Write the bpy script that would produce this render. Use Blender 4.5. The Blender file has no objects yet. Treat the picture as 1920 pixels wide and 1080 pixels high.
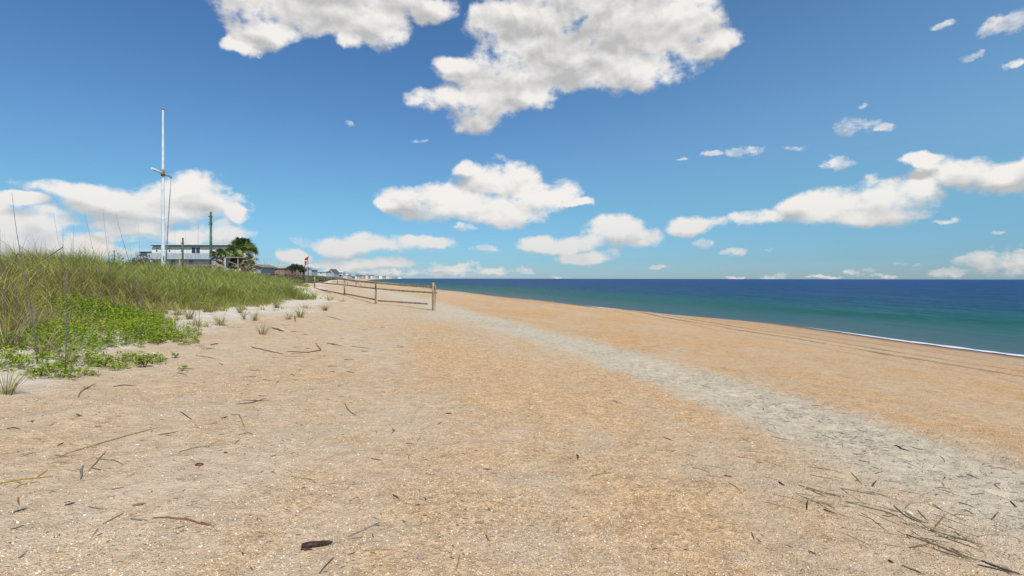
import bpy, math, random
import numpy as np
from mathutils import Vector
random.seed(7); RS = np.random.RandomState(11)
R = math.radians
scene = bpy.context.scene
COL = scene.collection

# ------------------------------------------------------------------ camera
F = 1000.0; CX, CY = 960.0, 540.0; HC = 4.0; PITCH = R(-1.02)
cam_d = bpy.data.cameras.new('camera'); cam = bpy.data.objects.new('camera', cam_d); COL.objects.link(cam)
cam_d.sensor_width = 36; cam_d.lens = 36*F/1920; cam_d.clip_start = .05; cam_d.clip_end = 60000
cam.location = (0, 0, HC); cam.rotation_euler = (R(90)+PITCH, R(-.09), 0)
scene.camera = cam
scene.view_settings.view_transform = 'Standard'; scene.view_settings.look = 'None'
scene.view_settings.exposure = 0.0; scene.view_settings.gamma = 1
scene.render.resolution_x = 1024; scene.render.resolution_y = 576
scene.render.engine = 'CYCLES'
scene.cycles.max_bounces = 6; scene.cycles.transparent_max_bounces = 8

# ------------------------------------------------------------------ node helper
class NT:
    def __init__(s, tree): s.t = tree; s.n = tree.nodes; s.l = tree.links
    def put(s, sock, v):
        if v is None: return
        if isinstance(v, bpy.types.NodeSocket): s.l.new(v, sock)
        else: sock.default_value = v
    def math(s, op, a, b=None, c=None, clamp=False):
        n = s.n.new('ShaderNodeMath'); n.operation = op; n.use_clamp = clamp
        for i, v in enumerate((a, b, c)): s.put(n.inputs[i], v)
        return n.outputs[0]
    def vec(s, op, a, b=None, c=None):
        n = s.n.new('ShaderNodeVectorMath'); n.operation = op
        if op == 'SCALE': s.put(n.inputs[0], a); s.put(n.inputs['Scale'], b)
        else:
            for i, v in enumerate((a, b, c)): s.put(n.inputs[i], v)
        return n.outputs['Value'] if op in ('DOT_PRODUCT', 'LENGTH') else n.outputs[0]
    def comb(s, x, y, z=0.0):
        n = s.n.new('ShaderNodeCombineXYZ')
        for i, v in enumerate((x, y, z)): s.put(n.inputs[i], v)
        return n.outputs[0]
    def noise(s, vec, scale, detail=4, rough=.5, dist=0, col=False):
        n = s.n.new('ShaderNodeTexNoise'); s.put(n.inputs['Vector'], vec)
        n.inputs['Scale'].default_value = scale; n.inputs['Detail'].default_value = detail
        n.inputs['Roughness'].default_value = rough; n.inputs['Distortion'].default_value = dist
        return n.outputs['Color'] if col else n.outputs['Fac']
    def voro(s, vec, scale, out='Color', rnd=1):
        n = s.n.new('ShaderNodeTexVoronoi'); s.put(n.inputs['Vector'], vec)
        n.inputs['Scale'].default_value = scale; n.inputs['Randomness'].default_value = rnd
        return n.outputs[out]
    def mix(s, f, a, b, mode='MIX'):
        n = s.n.new('ShaderNodeMix'); n.data_type = 'RGBA'; n.blend_type = mode
        s.put(n.inputs[0], f)
        s.put(n.inputs[6], a if isinstance(a, bpy.types.NodeSocket) else (*a, 1))
        s.put(n.inputs[7], b if isinstance(b, bpy.types.NodeSocket) else (*b, 1))
        return n.outputs[2]
    def ramp(s, f, stops, interp='LINEAR'):
        n = s.n.new('ShaderNodeValToRGB'); s.put(n.inputs[0], f); cr = n.color_ramp; cr.interpolation = interp
        while len(cr.elements) < len(stops): cr.elements.new(.5)
        for e, (p, c) in zip(cr.elements, stops): e.position = p; e.color = (*c, 1) if not isinstance(c, float) else (c, c, c, 1)
        return n.outputs[0]
    def smooth(s, v, a, b):
        n = s.n.new('ShaderNodeMapRange'); n.interpolation_type = 'SMOOTHSTEP'; s.put(n.inputs[0], v)
        n.inputs[1].default_value = a; n.inputs[2].default_value = b
        return n.outputs[0]
    def attr(s, name, out='Fac'):
        n = s.n.new('ShaderNodeAttribute'); n.attribute_name = name; return n.outputs[out]
    def sepc(s, c):
        n = s.n.new('ShaderNodeSeparateXYZ'); s.put(n.inputs[0], c); return n.outputs
    def bump(s, h, strength, dist, normal=None):
        n = s.n.new('ShaderNodeBump'); s.put(n.inputs['Height'], h); s.put(n.inputs['Strength'], strength)
        n.inputs['Distance'].default_value = dist
        if normal: s.l.new(normal, n.inputs['Normal'])
        return n.outputs[0]

# ------------------------------------------------------------------ sun
SUN_EL = R(51); SUN_AZ = math.atan2(.48, -.88)          # azimuth from +Y towards +X
sv = Vector((math.sin(SUN_AZ)*math.cos(SUN_EL), math.cos(SUN_AZ)*math.cos(SUN_EL), math.sin(SUN_EL)))
sd = bpy.data.lights.new('sun', 'SUN'); sun = bpy.data.objects.new('sun', sd); COL.objects.link(sun)
sd.energy = 4.25; sd.angle = R(.55); sd.color = (1, .94, .85); sun.location = (0, 0, 30)
sun.rotation_euler = (-sv).to_track_quat('-Z', 'Y').to_euler()

# ------------------------------------------------------------------ sky with cumulus clouds (world shader, by direction)
def px_dir(px, py):
    x, z = (px-CX)/F, -(py-CY)/F
    c, s_ = math.cos(PITCH), math.sin(PITCH)
    return Vector((x, c-s_*z, s_+c*z)).normalized()
def azel(px, py):
    d = px_dir(px, py); return math.atan2(d.x, d.y), math.asin(d.z)
BIG = [(590,14,150,60),(508,62,58,34),(464,84,40,18),(690,30,78,58),(650,75,30,18),(815,12,42,30),(640,-30,200,40),
 (985,45,105,46),(1120,60,150,85),(1240,45,120,85),(1310,30,70,66),(1335,82,52,22),(950,140,95,58),(905,185,68,60),(840,184,80,26),
 (1000,176,40,28),(1180,125,120,42),(1060,100,150,72),(892,228,44,24),(860,130,50,25),(1160,-30,230,70),
 (890,388,125,36),(935,338,76,36),(1010,368,62,34),(795,375,78,24),(728,386,30,12),(1072,382,36,9),(930,412,66,17),(880,318,30,16),(960,395,90,30),
 (700,456,112,20),(640,462,52,20),(800,451,58,12),(680,492,88,15),(550,485,32,15),
 (1165,434,72,30),(1080,458,58,19),(1010,459,42,16),(1100,482,68,14),(1303,424,58,16),
 (1422,412,50,17),(1570,388,112,34),(1680,378,88,40),(1735,348,44,26),(1640,404,110,20),(1500,388,45,24),
 (1800,318,78,34),(1885,326,60,26),(1735,293,46,11),(1960,310,80,40),
 (375,362,54,44),(320,378,112,46),(225,385,112,30),(135,362,78,18),(50,380,62,13),
 (85,425,88,34),(45,452,120,42),(150,462,78,26),(250,425,76,19),(-60,420,90,50),(420,434,58,23),(446,404,22,18),(365,444,56,13)]
SMALL = [(1605,236,36,18),(1655,240,20,8),(1568,305,31,13),(1395,284,36,10),(1338,286,24,6),(1482,277,20,5),(1888,46,44,20),(1822,105,30,8),
 (1902,122,22,9),(910,467,24,8),(1320,458,19,9),(1378,473,26,10),(1445,467,10,6),(1232,501,18,4),(1690,495,23,4),(1612,509,27,8),(1450,518,28,6),
 (1850,488,58,22),(1782,508,42,9),(1905,492,50,28),(985,508,20,8),(850,506,62,13),(920,509,42,8),(735,511,50,8),(620,505,60,12),(1540,519,30,3),
 (1205,162,22,9),(440,385,30,18),(1775,411,26,5),(780,264,14,4),(1275,297,10,3),(1775,45,20,8),(1620,196,10,3),(655,232,8,5),(1170,20,1,1),
 (1665,518,40,4),(1380,519,22,3),(1045,519,18,2),(1870,434,14,4),(200,455,60,25),(870,424,26,8),(60,478,120,14),(240,472,60,14),(1200,455,14,5),(320,445,60,12)]
world = bpy.data.worlds.new('World'); scene.world = world; world.use_nodes = True
world.cycles.sampling_method = 'NONE'
w = NT(world.node_tree); w.n.clear()
tc = w.n.new('ShaderNodeTexCoord').outputs['Generated']
dirv = w.vec('NORMALIZE', tc); dx_, dy_, dz_ = w.sepc(dirv)
az = w.math('ARCTAN2', dx_, dy_); el = w.math('ARCSINE', dz_)
P = w.comb(az, el)
sky = w.n.new('ShaderNodeTexSky'); sky.sky_type = 'NISHITA'; sky.sun_disc = False
sky.sun_elevation = SUN_EL; sky.sun_rotation = SUN_AZ; sky.altitude = 0; sky.air_density = 1.0; sky.dust_density = .3; sky.ozone_density = 1.5
# grading of the clear sky by elevation (turquoise low, cobalt high)
elf = w.math('DIVIDE', el, .55, clamp=True)
tint = w.ramp(elf, [(0, (.50, .77, 1.22)), (.06, (.43, .735, 1.12)), (.25, (.52, .88, 1.06)), (.4, (.59, .91, 1.15)), (.65, (.565, .91, 1.20)), (1, (.53, .88, 1.18))])
skyc = w.mix(1.0, sky.outputs[0], tint, 'MULTIPLY')
azt = w.math('MULTIPLY', w.smooth(az, -.25, .9), w.smooth(el, .02, .3))          # paler towards the open sea
skyc = w.mix(azt, skyc, w.mix(1.0, skyc, (1.62, 1.42, 1.2), 'MULTIPLY'))
def cloud_group(lst, warp, wscale, soft, amp, nscale, vst, off):
    wn = w.vec('SUBTRACT', w.noise(P, wscale, 5, .6, col=True), (.5, .5, .5))
    pw = w.vec('MULTIPLY_ADD', wn, (warp, warp*.6, 0), P)
    def field(p):
        acc = None
        for (cx, cy, rx, ry) in lst:
            a, e = azel(cx, cy); a2 = azel(cx+rx, cy)[0]; a1 = azel(cx-rx, cy)[0]; e2 = azel(cx, cy-ry)[1]; e1 = azel(cx, cy+ry)[1]
            sx, sy = 2/(a2-a1), 2/(e2-e1)
            q = w.vec('MULTIPLY_ADD', p, (sx, sy, 0), (-a*sx, -e*sy, 0))
            d = w.vec('DOT_PRODUCT', q, q)
            acc = d if acc is None else w.math('SMOOTH_MIN', acc, d, .5)
        return acc
    r2 = field(pw); r2u = field(w.vec('ADD', pw, (off[0]*1.6, off[1]*1.6, 0)))
    ns = w.vec('MULTIPLY', P, (1, vst, 0))
    o1 = (off[0], off[1]*vst, 0)
    n0 = w.noise(ns, nscale, 10, .60)
    p2 = w.vec('ADD', ns, (3, 1, 2))
    b0 = w.noise(p2, nscale*1.0, 5, .5, .15); b1 = w.noise(w.vec('ADD', p2, o1), nscale*1.0, 5, .5, .15)
    g0 = w.noise(p2, nscale*.45, 3, .5)
    dens = w.math('ADD', w.math('SUBTRACT', 1.06, r2), w.math('MULTIPLY', w.math('SUBTRACT', n0, .5), amp))
    alpha = w.smooth(dens, -.32, soft)
    relief = w.math('MULTIPLY', w.math('SUBTRACT', b0, b1), 3.4)
    hgt = w.math('SUBTRACT', r2u, r2)
    hgt = w.math('MINIMUM', w.math('MAXIMUM', hgt, -1.0), 1.0)
    edge = w.smooth(dens, .2, 1.3)
    lit = w.math('MULTIPLY_ADD', hgt, 1.0, .80)
    lit = w.math('ADD', relief, lit)
    lit = w.math('MULTIPLY_ADD', w.math('SUBTRACT', g0, .5), 1.5, lit)
    over = w.smooth(el, .22, .38)                    # overhead clouds show their shaded undersides
    core = w.math('MULTIPLY', edge, w.math('MULTIPLY_ADD', over, .26, .20))
    lit = w.math('SUBTRACT', lit, core, clamp=True)
    return alpha, lit
aB, lB = cloud_group(BIG, .080, 9, .70, 5.0, 11, 1.35, (.005, .013))
aS, lS = cloud_group(SMALL, .035, 30, 1.1, 6.5, 34, 1.6, (.002, .005))
aS = w.math('MULTIPLY', aS, w.math('MULTIPLY_ADD', w.smooth(w.noise(P, 22, 4, .6), .35, .62), .5, .38))
hz = w.smooth(el, -.01, .16)                 # distant clouds are seen through more air
lit_c = w.mix(hz, (.80, .75, .705), (.92, .885, .845)); shd_c = w.mix(hz, (.56, .56, .58), (.52, .52, .515))
cS = w.mix(lS, shd_c, lit_c); cB = w.mix(lB, shd_c, lit_c)
bg1 = w.n.new('ShaderNodeBackground'); w.put(bg1.inputs[0], skyc); bg1.inputs[1].default_value = .095
bg2 = w.n.new('ShaderNodeBackground'); w.put(bg2.inputs[0], cS); bg2.inputs[1].default_value = 1.0
bg3 = w.n.new('ShaderNodeBackground'); w.put(bg3.inputs[0], cB); bg3.inputs[1].default_value = 1.0
m1 = w.n.new('ShaderNodeMixShader'); w.put(m1.inputs[0], aS); w.l.new(bg1.outputs[0], m1.inputs[1]); w.l.new(bg2.outputs[0], m1.inputs[2])
m2 = w.n.new('ShaderNodeMixShader'); w.put(m2.inputs[0], w.math('MULTIPLY', aB, w.mix(hz, (.8,)*3, (.97,)*3))); w.l.new(m1.outputs[0], m2.inputs[1]); w.l.new(bg3.outputs[0], m2.inputs[2])
wo = w.n.new('ShaderNodeOutputWorld'); w.l.new(m2.outputs[0], wo.inputs[0])

# ------------------------------------------------------------------ numpy noise
PERM = RS.rand(256, 256)
def vnoise(x, y):
    xi = np.floor(x).astype(int); yi = np.floor(y).astype(int); fx = x-xi; fy = y-yi
    fx = fx*fx*(3-2*fx); fy = fy*fy*(3-2*fy)
    a = PERM[xi % 256, yi % 256]; b = PERM[(xi+1) % 256, yi % 256]; c = PERM[xi % 256, (yi+1) % 256]; d = PERM[(xi+1) % 256, (yi+1) % 256]
    return (a*(1-fx)+b*fx)*(1-fy)+(c*(1-fx)+d*fx)*fy - .5
def fbm(x, y, o=4, g=.5):
    s = 0; a = 1.0
    for i in range(o): s = s + a*vnoise(x*2**i+17.3*i, y*2**i+9.1*i); a *= g
    return s
def sstep(v, a, b):
    t = np.clip((v-a)/(b-a), 0, 1); return t*t*(3-2*t)

# ------------------------------------------------------------------ terrain functions
SH = np.array([(-60,42),(-20,33.5),(0,30.2),(12,28.6),(27.4,26.3),(34,25.2),(45.5,24.0),(51,22.4),(55,19.5),(60,16.2),(70,13),(93,6.6),(114,-1.6),(154,-13),(190,-26),
  (280,-51),(364,-73),(470,-115),(890,-242),(1600,-416),(3000,-720),(5500,-1226),(12000,-2500)], float)
def xshore(Y): return np.interp(Y, SH[:, 0], SH[:, 1]) + .25*vnoise(np.asarray(Y)*.23, np.asarray(Y)*0+3)
PRO = np.array([(-9000,-30),(-60,-4),(-10,-.8),(0,-.02),(2,.15),(5,.40),(8,.68),(12,1.03),(20,1.66),(26,2.12),(30,2.40),(33.4,2.58),(36.3,2.78)], float)
D1 = np.array([(0,0),(1.5,.22),(4,.75),(8,1.25),(14,1.38),(25,1.15),(45,.6),(4000,.3)], float)      # near dune above 2.78
D2 = np.array([(0,0),(5,.36),(9,.98),(15,1.40),(25,1.25),(45,.6),(4000,.3)], float)
PATH = np.array([(-30,6.6),(0,5.2),(4,4.75),(6,4.5),(8,4.15),(10.5,3.5),(13,2.7),(16,1.65),(19,.5),(24,-1.4),(30,-3.9),(45,-9),(80,-21),(200,-70)], float)
def height(X, Y, fine=True):
    X = np.asarray(X, float); Y = np.asarray(Y, float)
    dx = xshore(Y)-X
    z = np.interp(dx, PRO[:, 0], PRO[:, 1])
    t = sstep(Y, 30, 42)
    e = dx-36.3+.9*fbm(X*.5, Y*.35, 3)
    z = z+np.interp(e, D1[:, 0], D1[:, 1])*(1-t)+np.interp(e, D2[:, 0], D2[:, 1])*t
    land = sstep(dx, 0, 6)
    z = z+land*(.10*fbm(X*.25, Y*.22, 3)*sstep(dx, 3, 20)+sstep(e, 0, 6)*.35*fbm(X*.22+9, Y*.2, 3))
    far = sstep(Y, 60, 200); z = z+far*sstep(dx, 38, 50)*1.3*fbm(X*.03, Y*.02, 3)
    dp = X-np.interp(Y, PATH[:, 0], PATH[:, 1])
    wp = np.exp(-(dp/.9)**2)
    z = z-.05*wp+.02*np.exp(-((dp-1.15)/.25)**2)
    if fine:
        n = np.exp(-np.maximum(Y, 0)/30)
        z = z+n*land*(.030*fbm(X*1.6, Y*1.6, 3)+.014*fbm(X*6, Y*6, 2)*(1+3.2*wp)-wp*.03*sstep(vnoise(X*3.1+5, Y*3.1), .18, .32)+.018*np.abs(fbm(X*2.3+4, Y*1.1, 2)))
        for c in (11.0, 12.8):
            wv = .25*vnoise(Y*.06+c, Y*0)
            z = z-.11*np.exp(-((dx-c-wv)/.24)**2)+.035*np.exp(-((dx-c-wv-.38)/.16)**2)+.03*np.exp(-((dx-c-wv+.38)/.16)**2)
    return z
def H(x, y): return float(height(np.array([x]), np.array([y]))[0])
_ts = np.concatenate([np.arange(2, 40, .02), np.geomspace(40, 4000, 3000)])
def gp(px, py):
    """the point of the ground seen at a place of the photograph"""
    d = px_dir(px, py); X = d.x/d.y*_ts; Z = HC+d.z/d.y*_ts
    hh = height(X, _ts); i = int(np.argmax(Z <= hh)) if (Z <= hh).any() else len(_ts)-1
    return Vector((X[i], _ts[i], hh[i]))
def at(px, py, Y):
    d = px_dir(px, py); return Vector((d.x/d.y*Y, Y, HC+d.z/d.y*Y))

# ------------------------------------------------------------------ mesh helpers
def tag(o, label=None, cat=None, group=None, kind=None):
    for k, v in (('label', label), ('category', cat), ('group', group), ('kind', kind)):
        if v: o[k] = v
    return o
def np_mesh(name, V, Fc, mat, cols=None, attrs=None, smooth=False, loc=None, parent=None):
    V = np.asarray(V, np.float32)
    me = bpy.data.meshes.new(name); me.vertices.add(len(V))
    if loc is not None: V = V-np.array(loc, np.float32)
    me.vertices.foreach_set('co', V.ravel())
    Fc = np.asarray(Fc, np.int32); k = Fc.shape[1]
    me.loops.add(Fc.size); me.loops.foreach_set('vertex_index', Fc.ravel())
    me.polygons.add(len(Fc)); me.polygons.foreach_set('loop_start', np.arange(0, Fc.size, k, dtype=np.int32))
    me.polygons.foreach_set('loop_total', np.full(len(Fc), k, np.int32))
    if smooth: me.polygons.foreach_set('use_smooth', np.ones(len(Fc), bool))
    me.update(calc_edges=True)
    if cols is not None:
        a = me.color_attributes.new('col', 'FLOAT_COLOR', 'POINT')
        c = np.ones((len(V), 4), np.float32); c[:, :3] = cols; a.data.foreach_set('color', c.ravel())
    for kk, vv in (attrs or {}).items():
        a = me.attributes.new(kk, 'FLOAT', 'POINT'); a.data.foreach_set('value', np.asarray(vv, np.float32).ravel())
    me.materials.append(mat); o = bpy.data.objects.new(name, me); COL.objects.link(o)
    if loc is not None and parent is None: o.location = loc
    if parent: o.parent = parent
    return o
class MB:
    """collects boxes, tubes and faces into one mesh; coordinates are world, made local to the parent on build"""
    def __init__(s): s.v = []; s.f = []; s.sm = []
    def face(s, pts):
        b = len(s.v); s.v += [tuple(p) for p in pts]; s.f.append(tuple(range(b, b+len(pts)))); s.sm.append(False)
    def hexa(s, p):         # 8 corners: bottom 4 ccw, top 4 ccw
        b = len(s.v); s.v += [tuple(q) for q in p]
        for f in ((3,2,1,0),(4,5,6,7),(0,1,5,4),(1,2,6,5),(2,3,7,6),(3,0,4,7)): s.f.append(tuple(b+i for i in f)); s.sm.append(False)
    def box(s, x0, x1, y0, y1, z0, z1):
        s.hexa([(x0,y0,z0),(x1,y0,z0),(x1,y1,z0),(x0,y1,z0),(x0,y0,z1),(x1,y0,z1),(x1,y1,z1),(x0,y1,z1)])
    def bar(s, a, b, wd, ht):
        a = Vector(a); b = Vector(b); d = (b-a).normalized()
        up = Vector((0,0,1)) if abs(d.z) < .95 else Vector((0,1,0))
        r = d.cross(up).normalized()*wd/2; u = r.cross(d).normalized()*ht/2
        s.hexa([a-r-u, a+r-u, b+r-u, b-r-u, a-r+u, a+r+u, b+r+u, b-r+u])
    def tube(s, pts, rad, n=8, cap=True):
        pts = [Vector(p) for p in pts]; rad = rad if hasattr(rad, '__len__') else [rad]*len(pts); b = len(s.v)
        for i, p in enumerate(pts):
            d = (pts[min(i+1, len(pts)-1)]-pts[max(i-1, 0)]).normalized()
            up = Vector((0,0,1)) if abs(d.z) < .9 else Vector((0,1,0))
            r = d.cross(up).normalized(); u = r.cross(d)
            for k in range(n):
                a = 2*math.pi*k/n; s.v.append(tuple(p+(r*math.cos(a)+u*math.sin(a))*rad[i]))
        for i in range(len(pts)-1):
            for k in range(n):
                s.f.append((b+i*n+k, b+(i+1)*n+k, b+(i+1)*n+(k+1) % n, b+i*n+(k+1) % n)); s.sm.append(True)
        if cap:
            s.f.append(tuple(b+k for k in range(n))); s.sm.append(False)
            s.f.append(tuple(b+(len(pts)-1)*n+k for k in reversed(range(n)))); s.sm.append(False)
    def build(s, name, mat, parent=None, loc=None, flat=False):
        if flat: s.sm = [False]*len(s.sm)
        o0 = Vector(loc) if loc is not None else (parent_loc(parent) if parent else Vector((0,0,0)))
        me = bpy.data.meshes.new(name); me.from_pydata([tuple(Vector(v)-o0) for v in s.v], [], s.f); me.validate()
        me.polygons.foreach_set('use_smooth', s.sm[:len(me.polygons)]); me.materials.append(mat); me.update()
        o = bpy.data.objects.new(name, me); COL.objects.link(o)
        if parent: o.parent = parent
        else: o.location = o0
        return o
def parent_loc(p):
    v = Vector((0,0,0))
    while p: v = v+p.location; p = p.parent
    return v
def empty(name, loc, label, cat, group=None):
    o = bpy.data.objects.new(name, None); COL.objects.link(o); o.location = loc; o.empty_display_size = .3
    return tag(o, label, cat, group)

# ------------------------------------------------------------------ materials
def new_mat(name):
    m = bpy.data.materials.new(name); m.use_nodes = True; t = NT(m.node_tree)
    return m, t, t.n['Principled BSDF']
MATS = {}
def mat(name, c, rough=.7, var=.25, scale=6, bump=.0, stretch=(1,1,1), metal=0, spec=.3, c2=None):
    if name in MATS: return MATS[name]
    m, t, b = new_mat(name); tcn = t.n.new('ShaderNodeTexCoord').outputs['Object']
    v = t.vec('MULTIPLY', tcn, stretch)
    n = t.noise(v, scale, 5, .6); n2 = t.noise(v, scale*.13, 2, .5)
    c2 = c2 or tuple(x*(1-var*1.6) for x in c)
    f = t.smooth(t.math('ADD', t.math('MULTIPLY', n, .7), t.math('MULTIPLY', n2, .3)), .35, .65)
    hi = tuple(min(1, x*(1+var*.25)) for x in c)
    t.put(b.inputs['Base Color'], t.mix(f, c2, hi))
    b.inputs['Roughness'].default_value = rough; b.inputs['Metallic'].default_value = metal; b.inputs['Specular IOR Level'].default_value = spec
    if bump: t.put(b.inputs['Normal'], t.bump(n, bump, .02))
    MATS[name] = m; return m
def leaf_mat(name, trans=.35, tint=(1,1,1)):
    m, t, b = new_mat(name); c = t.attr('col', 'Color')
    c = t.mix(1.0, c, tint, 'MULTIPLY')
    t.put(b.inputs['Base Color'], c); b.inputs['Roughness'].default_value = .6; b.inputs['Specular IOR Level'].default_value = .22
    tr = t.n.new('ShaderNodeBsdfTranslucent'); t.put(tr.inputs[0], c)
    mx = t.n.new('ShaderNodeMixShader'); mx.inputs[0].default_value = trans
    t.l.new(b.outputs[0], mx.inputs[1]); t.l.new(tr.outputs[0], mx.inputs[2])
    t.l.new(mx.outputs[0], t.n['Material Output'].inputs[0]); return m
LEAF = leaf_mat('foliage', .24)
CHIP, _t, _b = new_mat('shell_grit'); _t.put(_b.inputs['Base Color'], _t.attr('col', 'Color')); _b.inputs['Roughness'].default_value = .55

# sand
SAND, t, b = new_mat('coquina_sand')
tcn = t.n.new('ShaderNodeTexCoord').outputs['Object']
big = t.noise(t.vec('MULTIPLY', tcn, (1, .45, 1)), .35, 4, .6); med = t.noise(tcn, 1.7, 5, .65); fin = t.noise(tcn, 9, 4, .6)
fl = t.vec('MULTIPLY', tcn, (1, 1, .3))
v1 = t.voro(fl, 95); v1s = t.sepc(v1); v2 = t.voro(fl, 210); v2s = t.sepc(v2); v3 = t.voro(fl, 38); v3s = t.sepc(v3)
cl = t.sepc(t.voro(fl, 30)); grain = t.ramp(v1s[0], [(0, (.20,.12,.07)), (.10, (.46,.27,.13)), (.34, (.61,.395,.23)), (.6, (.69,.49,.32)), (.85, (.80,.62,.44)), (.94, (.90,.82,.66)), (1, (.92,.87,.76))])
grain2 = t.ramp(v2s[1], [(0, (.26,.17,.09)), (.3, (.55,.37,.21)), (.7, (.71,.53,.345)), (1, (.87,.76,.60))])
shell = t.mix(.45, grain, grain2); shell = t.mix(1.0, shell, t.ramp(cl[0], [(0, (.80,.76,.70)), (.5, (1,1,1)), (1, (1.15,1.17,1.2))]), 'MULTIPLY')
dirsp = t.smooth(t.math('ADD', med, t.math('MULTIPLY', v3s[0], .35)), .52, .85)
orange = t.mix(t.smooth(big, .38, .66), (.92, .885, .79), (1.0, .90, .735))
shell = t.mix(1.0, shell, orange, 'MULTIPLY')
fine = t.mix(t.smooth(med, .3, .7), (.585,.45,.305), (.685,.545,.385))            # fine tan sand between the shell grit
fine = t.mix(.25, fine, grain2)
grit_amt = t.smooth(t.math('ADD', t.math('MULTIPLY', big, .6), t.math('MULTIPLY', med, .55)), .42, .68)
grit_amt = t.math('MULTIPLY', grit_amt, t.attr('grit'))
body = t.mix(grit_amt, fine, shell); body = t.mix(t.math('MULTIPLY', t.attr('org'), t.math('MULTIPLY_ADD', t.smooth(med, .35, .65), .5, .5)), body, t.mix(1.0, body, (.97,.85,.70), 'MULTIPLY')); mot = t.noise(tcn, 5.0, 12, .88); body = t.mix(1.0, body, t.ramp(mot, [(.34, (.66,.61,.56)), (.46, (.91,.90,.885)), (.53, (1.0,1.0,1.0)), (.64, (1.18,1.22,1.26))]), 'MULTIPLY')
pathc = t.mix(t.smooth(fin, .3, .7), (.49,.415,.30), (.645,.555,.41)); pathc = t.mix(.16, pathc, grain2)
pm = t.smooth(t.math('ADD', t.attr('path'), t.math('MULTIPLY', t.math('SUBTRACT', med, .5), .7)), .25, .75)
col = t.mix(pm, body, pathc)
dunec = t.mix(t.smooth(med, .3, .7), (.60,.51,.40), (.72,.64,.52))
dm = t.smooth(t.math('ADD', t.attr('dune'), t.math('MULTIPLY', t.math('SUBTRACT', med, .5), .8)), .25, .8)
col = t.mix(dm, col, dunec)
wet = t.attr('wet'); damp = t.attr('damp'); col = t.mix(t.math('MULTIPLY', damp, .6), col, t.mix(1.0, col, (.80,.80,.84), 'MULTIPLY')); col = t.mix(wet, col, t.mix(1.0, col, (.50,.45,.40), 'MULTIPLY'))
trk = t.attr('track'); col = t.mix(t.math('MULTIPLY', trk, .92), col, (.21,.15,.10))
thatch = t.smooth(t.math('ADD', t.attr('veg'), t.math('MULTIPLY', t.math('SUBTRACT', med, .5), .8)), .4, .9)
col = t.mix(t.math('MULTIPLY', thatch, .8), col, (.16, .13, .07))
t.put(b.inputs['Base Color'], col); t.put(b.inputs['Roughness'], t.math('MULTIPLY_ADD', wet, -.35, .85))
b.inputs['Specular IOR Level'].default_value = .2
hh = t.math('ADD', t.math('MULTIPLY', t.voro(fl, 95, 'Distance'), -.006), t.math('MULTIPLY', t.noise(tcn, 22, 5, .65), .03))
hh = t.math('ADD', hh, t.math('MULTIPLY', t.noise(tcn, 5, 3, .5), .05))
t.put(b.inputs['Normal'], t.bump(hh, .9, 1.0))

# ------------------------------------------------------------------ ground sheet
Yr = np.concatenate([-np.geomspace(60, 1.5, 30), np.arange(-1, 2.4, .25), np.arange(2.4, 9, .035), np.geomspace(9, 60, 320)[0:], np.geomspace(61.5, 12000, 200)])
dl = np.concatenate([-np.geomspace(400, 2, 14), np.arange(-1.5, 4, .3), np.arange(4, 16, .11), np.arange(16, 22, .12), np.arange(22, 41, .05), np.arange(41, 60, .25), np.geomspace(60.5, 9000, 60)])
GY, GD = np.meshgrid(Yr, dl, indexing='ij'); GX = xshore(GY)-GD
GZ = height(GX, GY)
def grid_faces(nr, nc):
    i = np.arange(nr-1)[:, None]*nc+np.arange(nc-1)[None, :]; i = i.ravel()
    return np.stack([i, i+nc, i+nc+1, i+1], 1)
V = np.stack([GX, GY, GZ], -1).reshape(-1, 3)
def veg_edge(X, Y):
    """>0 where dune vegetation grows"""
    dx = xshore(Y)-X
    ed = np.interp(Y, [0, 6, 9, 12, 16, 22, 28, 34, 42, 60, 120, 400], [37.0, 36.6, 37.0, 37.6, 37.2, 36.3, 36.4, 39.0, 41.5, 41.0, 40, 40])
    return dx-ed+1.5*fbm(X*.55+3, Y*.45, 3)
ve = veg_edge(GX, GY)
dpp = GX-np.interp(GY, PATH[:, 0], PATH[:, 1])
pathm = np.clip(1.25-np.abs(np.where(dpp > 0, dpp/1.0, dpp/(1.45+.25*sstep(GY, 8, 20))))*.85-.0*GY, 0, 1); pathm = pathm*(1-sstep(dpp+.25*fbm(GX*2, GY*2, 3), .85, 1.25))
pathm *= .75+.25*sstep(GY, 2, 6)
spur = np.exp(-(((GX+2.4)/2.6)**2+((GY-23)/3.0)**2)); pathm = np.maximum(pathm, spur*.8)
dunem = sstep(ve, -2.6, -.2)
wetm = 1-sstep(GD+.8*fbm(GX*.2, GY*.2, 2), .6, 3.0)
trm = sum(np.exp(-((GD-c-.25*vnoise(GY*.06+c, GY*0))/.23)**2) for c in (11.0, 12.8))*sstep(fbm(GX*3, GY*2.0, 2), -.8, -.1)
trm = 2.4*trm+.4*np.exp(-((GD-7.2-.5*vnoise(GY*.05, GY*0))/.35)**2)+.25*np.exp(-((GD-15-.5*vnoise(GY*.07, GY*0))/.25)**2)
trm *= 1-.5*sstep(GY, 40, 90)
grit = np.clip(.75+.6*sstep(GX, -5, 2)-.3*sstep(-GX, 3, 6), 0, 1)
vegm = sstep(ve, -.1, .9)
orgm = np.clip(sstep(dpp, .9, 1.8)*.9+.35*sstep(GX, -4, 3)*sstep(-dpp, .8, 2)+.5*fbm(GX*.15, GY*.1, 3), 0, 1)
ground = np_mesh('beach_ground', V, grid_faces(*GX.shape), SAND, attrs=dict(path=pathm, dune=dunem, wet=wetm, track=np.clip(trm, 0, 1), grit=grit, veg=vegm, org=orgm, damp=1-sstep(GD+2*fbm(GX*.1, GY*.05, 3), 6, 13)), smooth=True)
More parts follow.
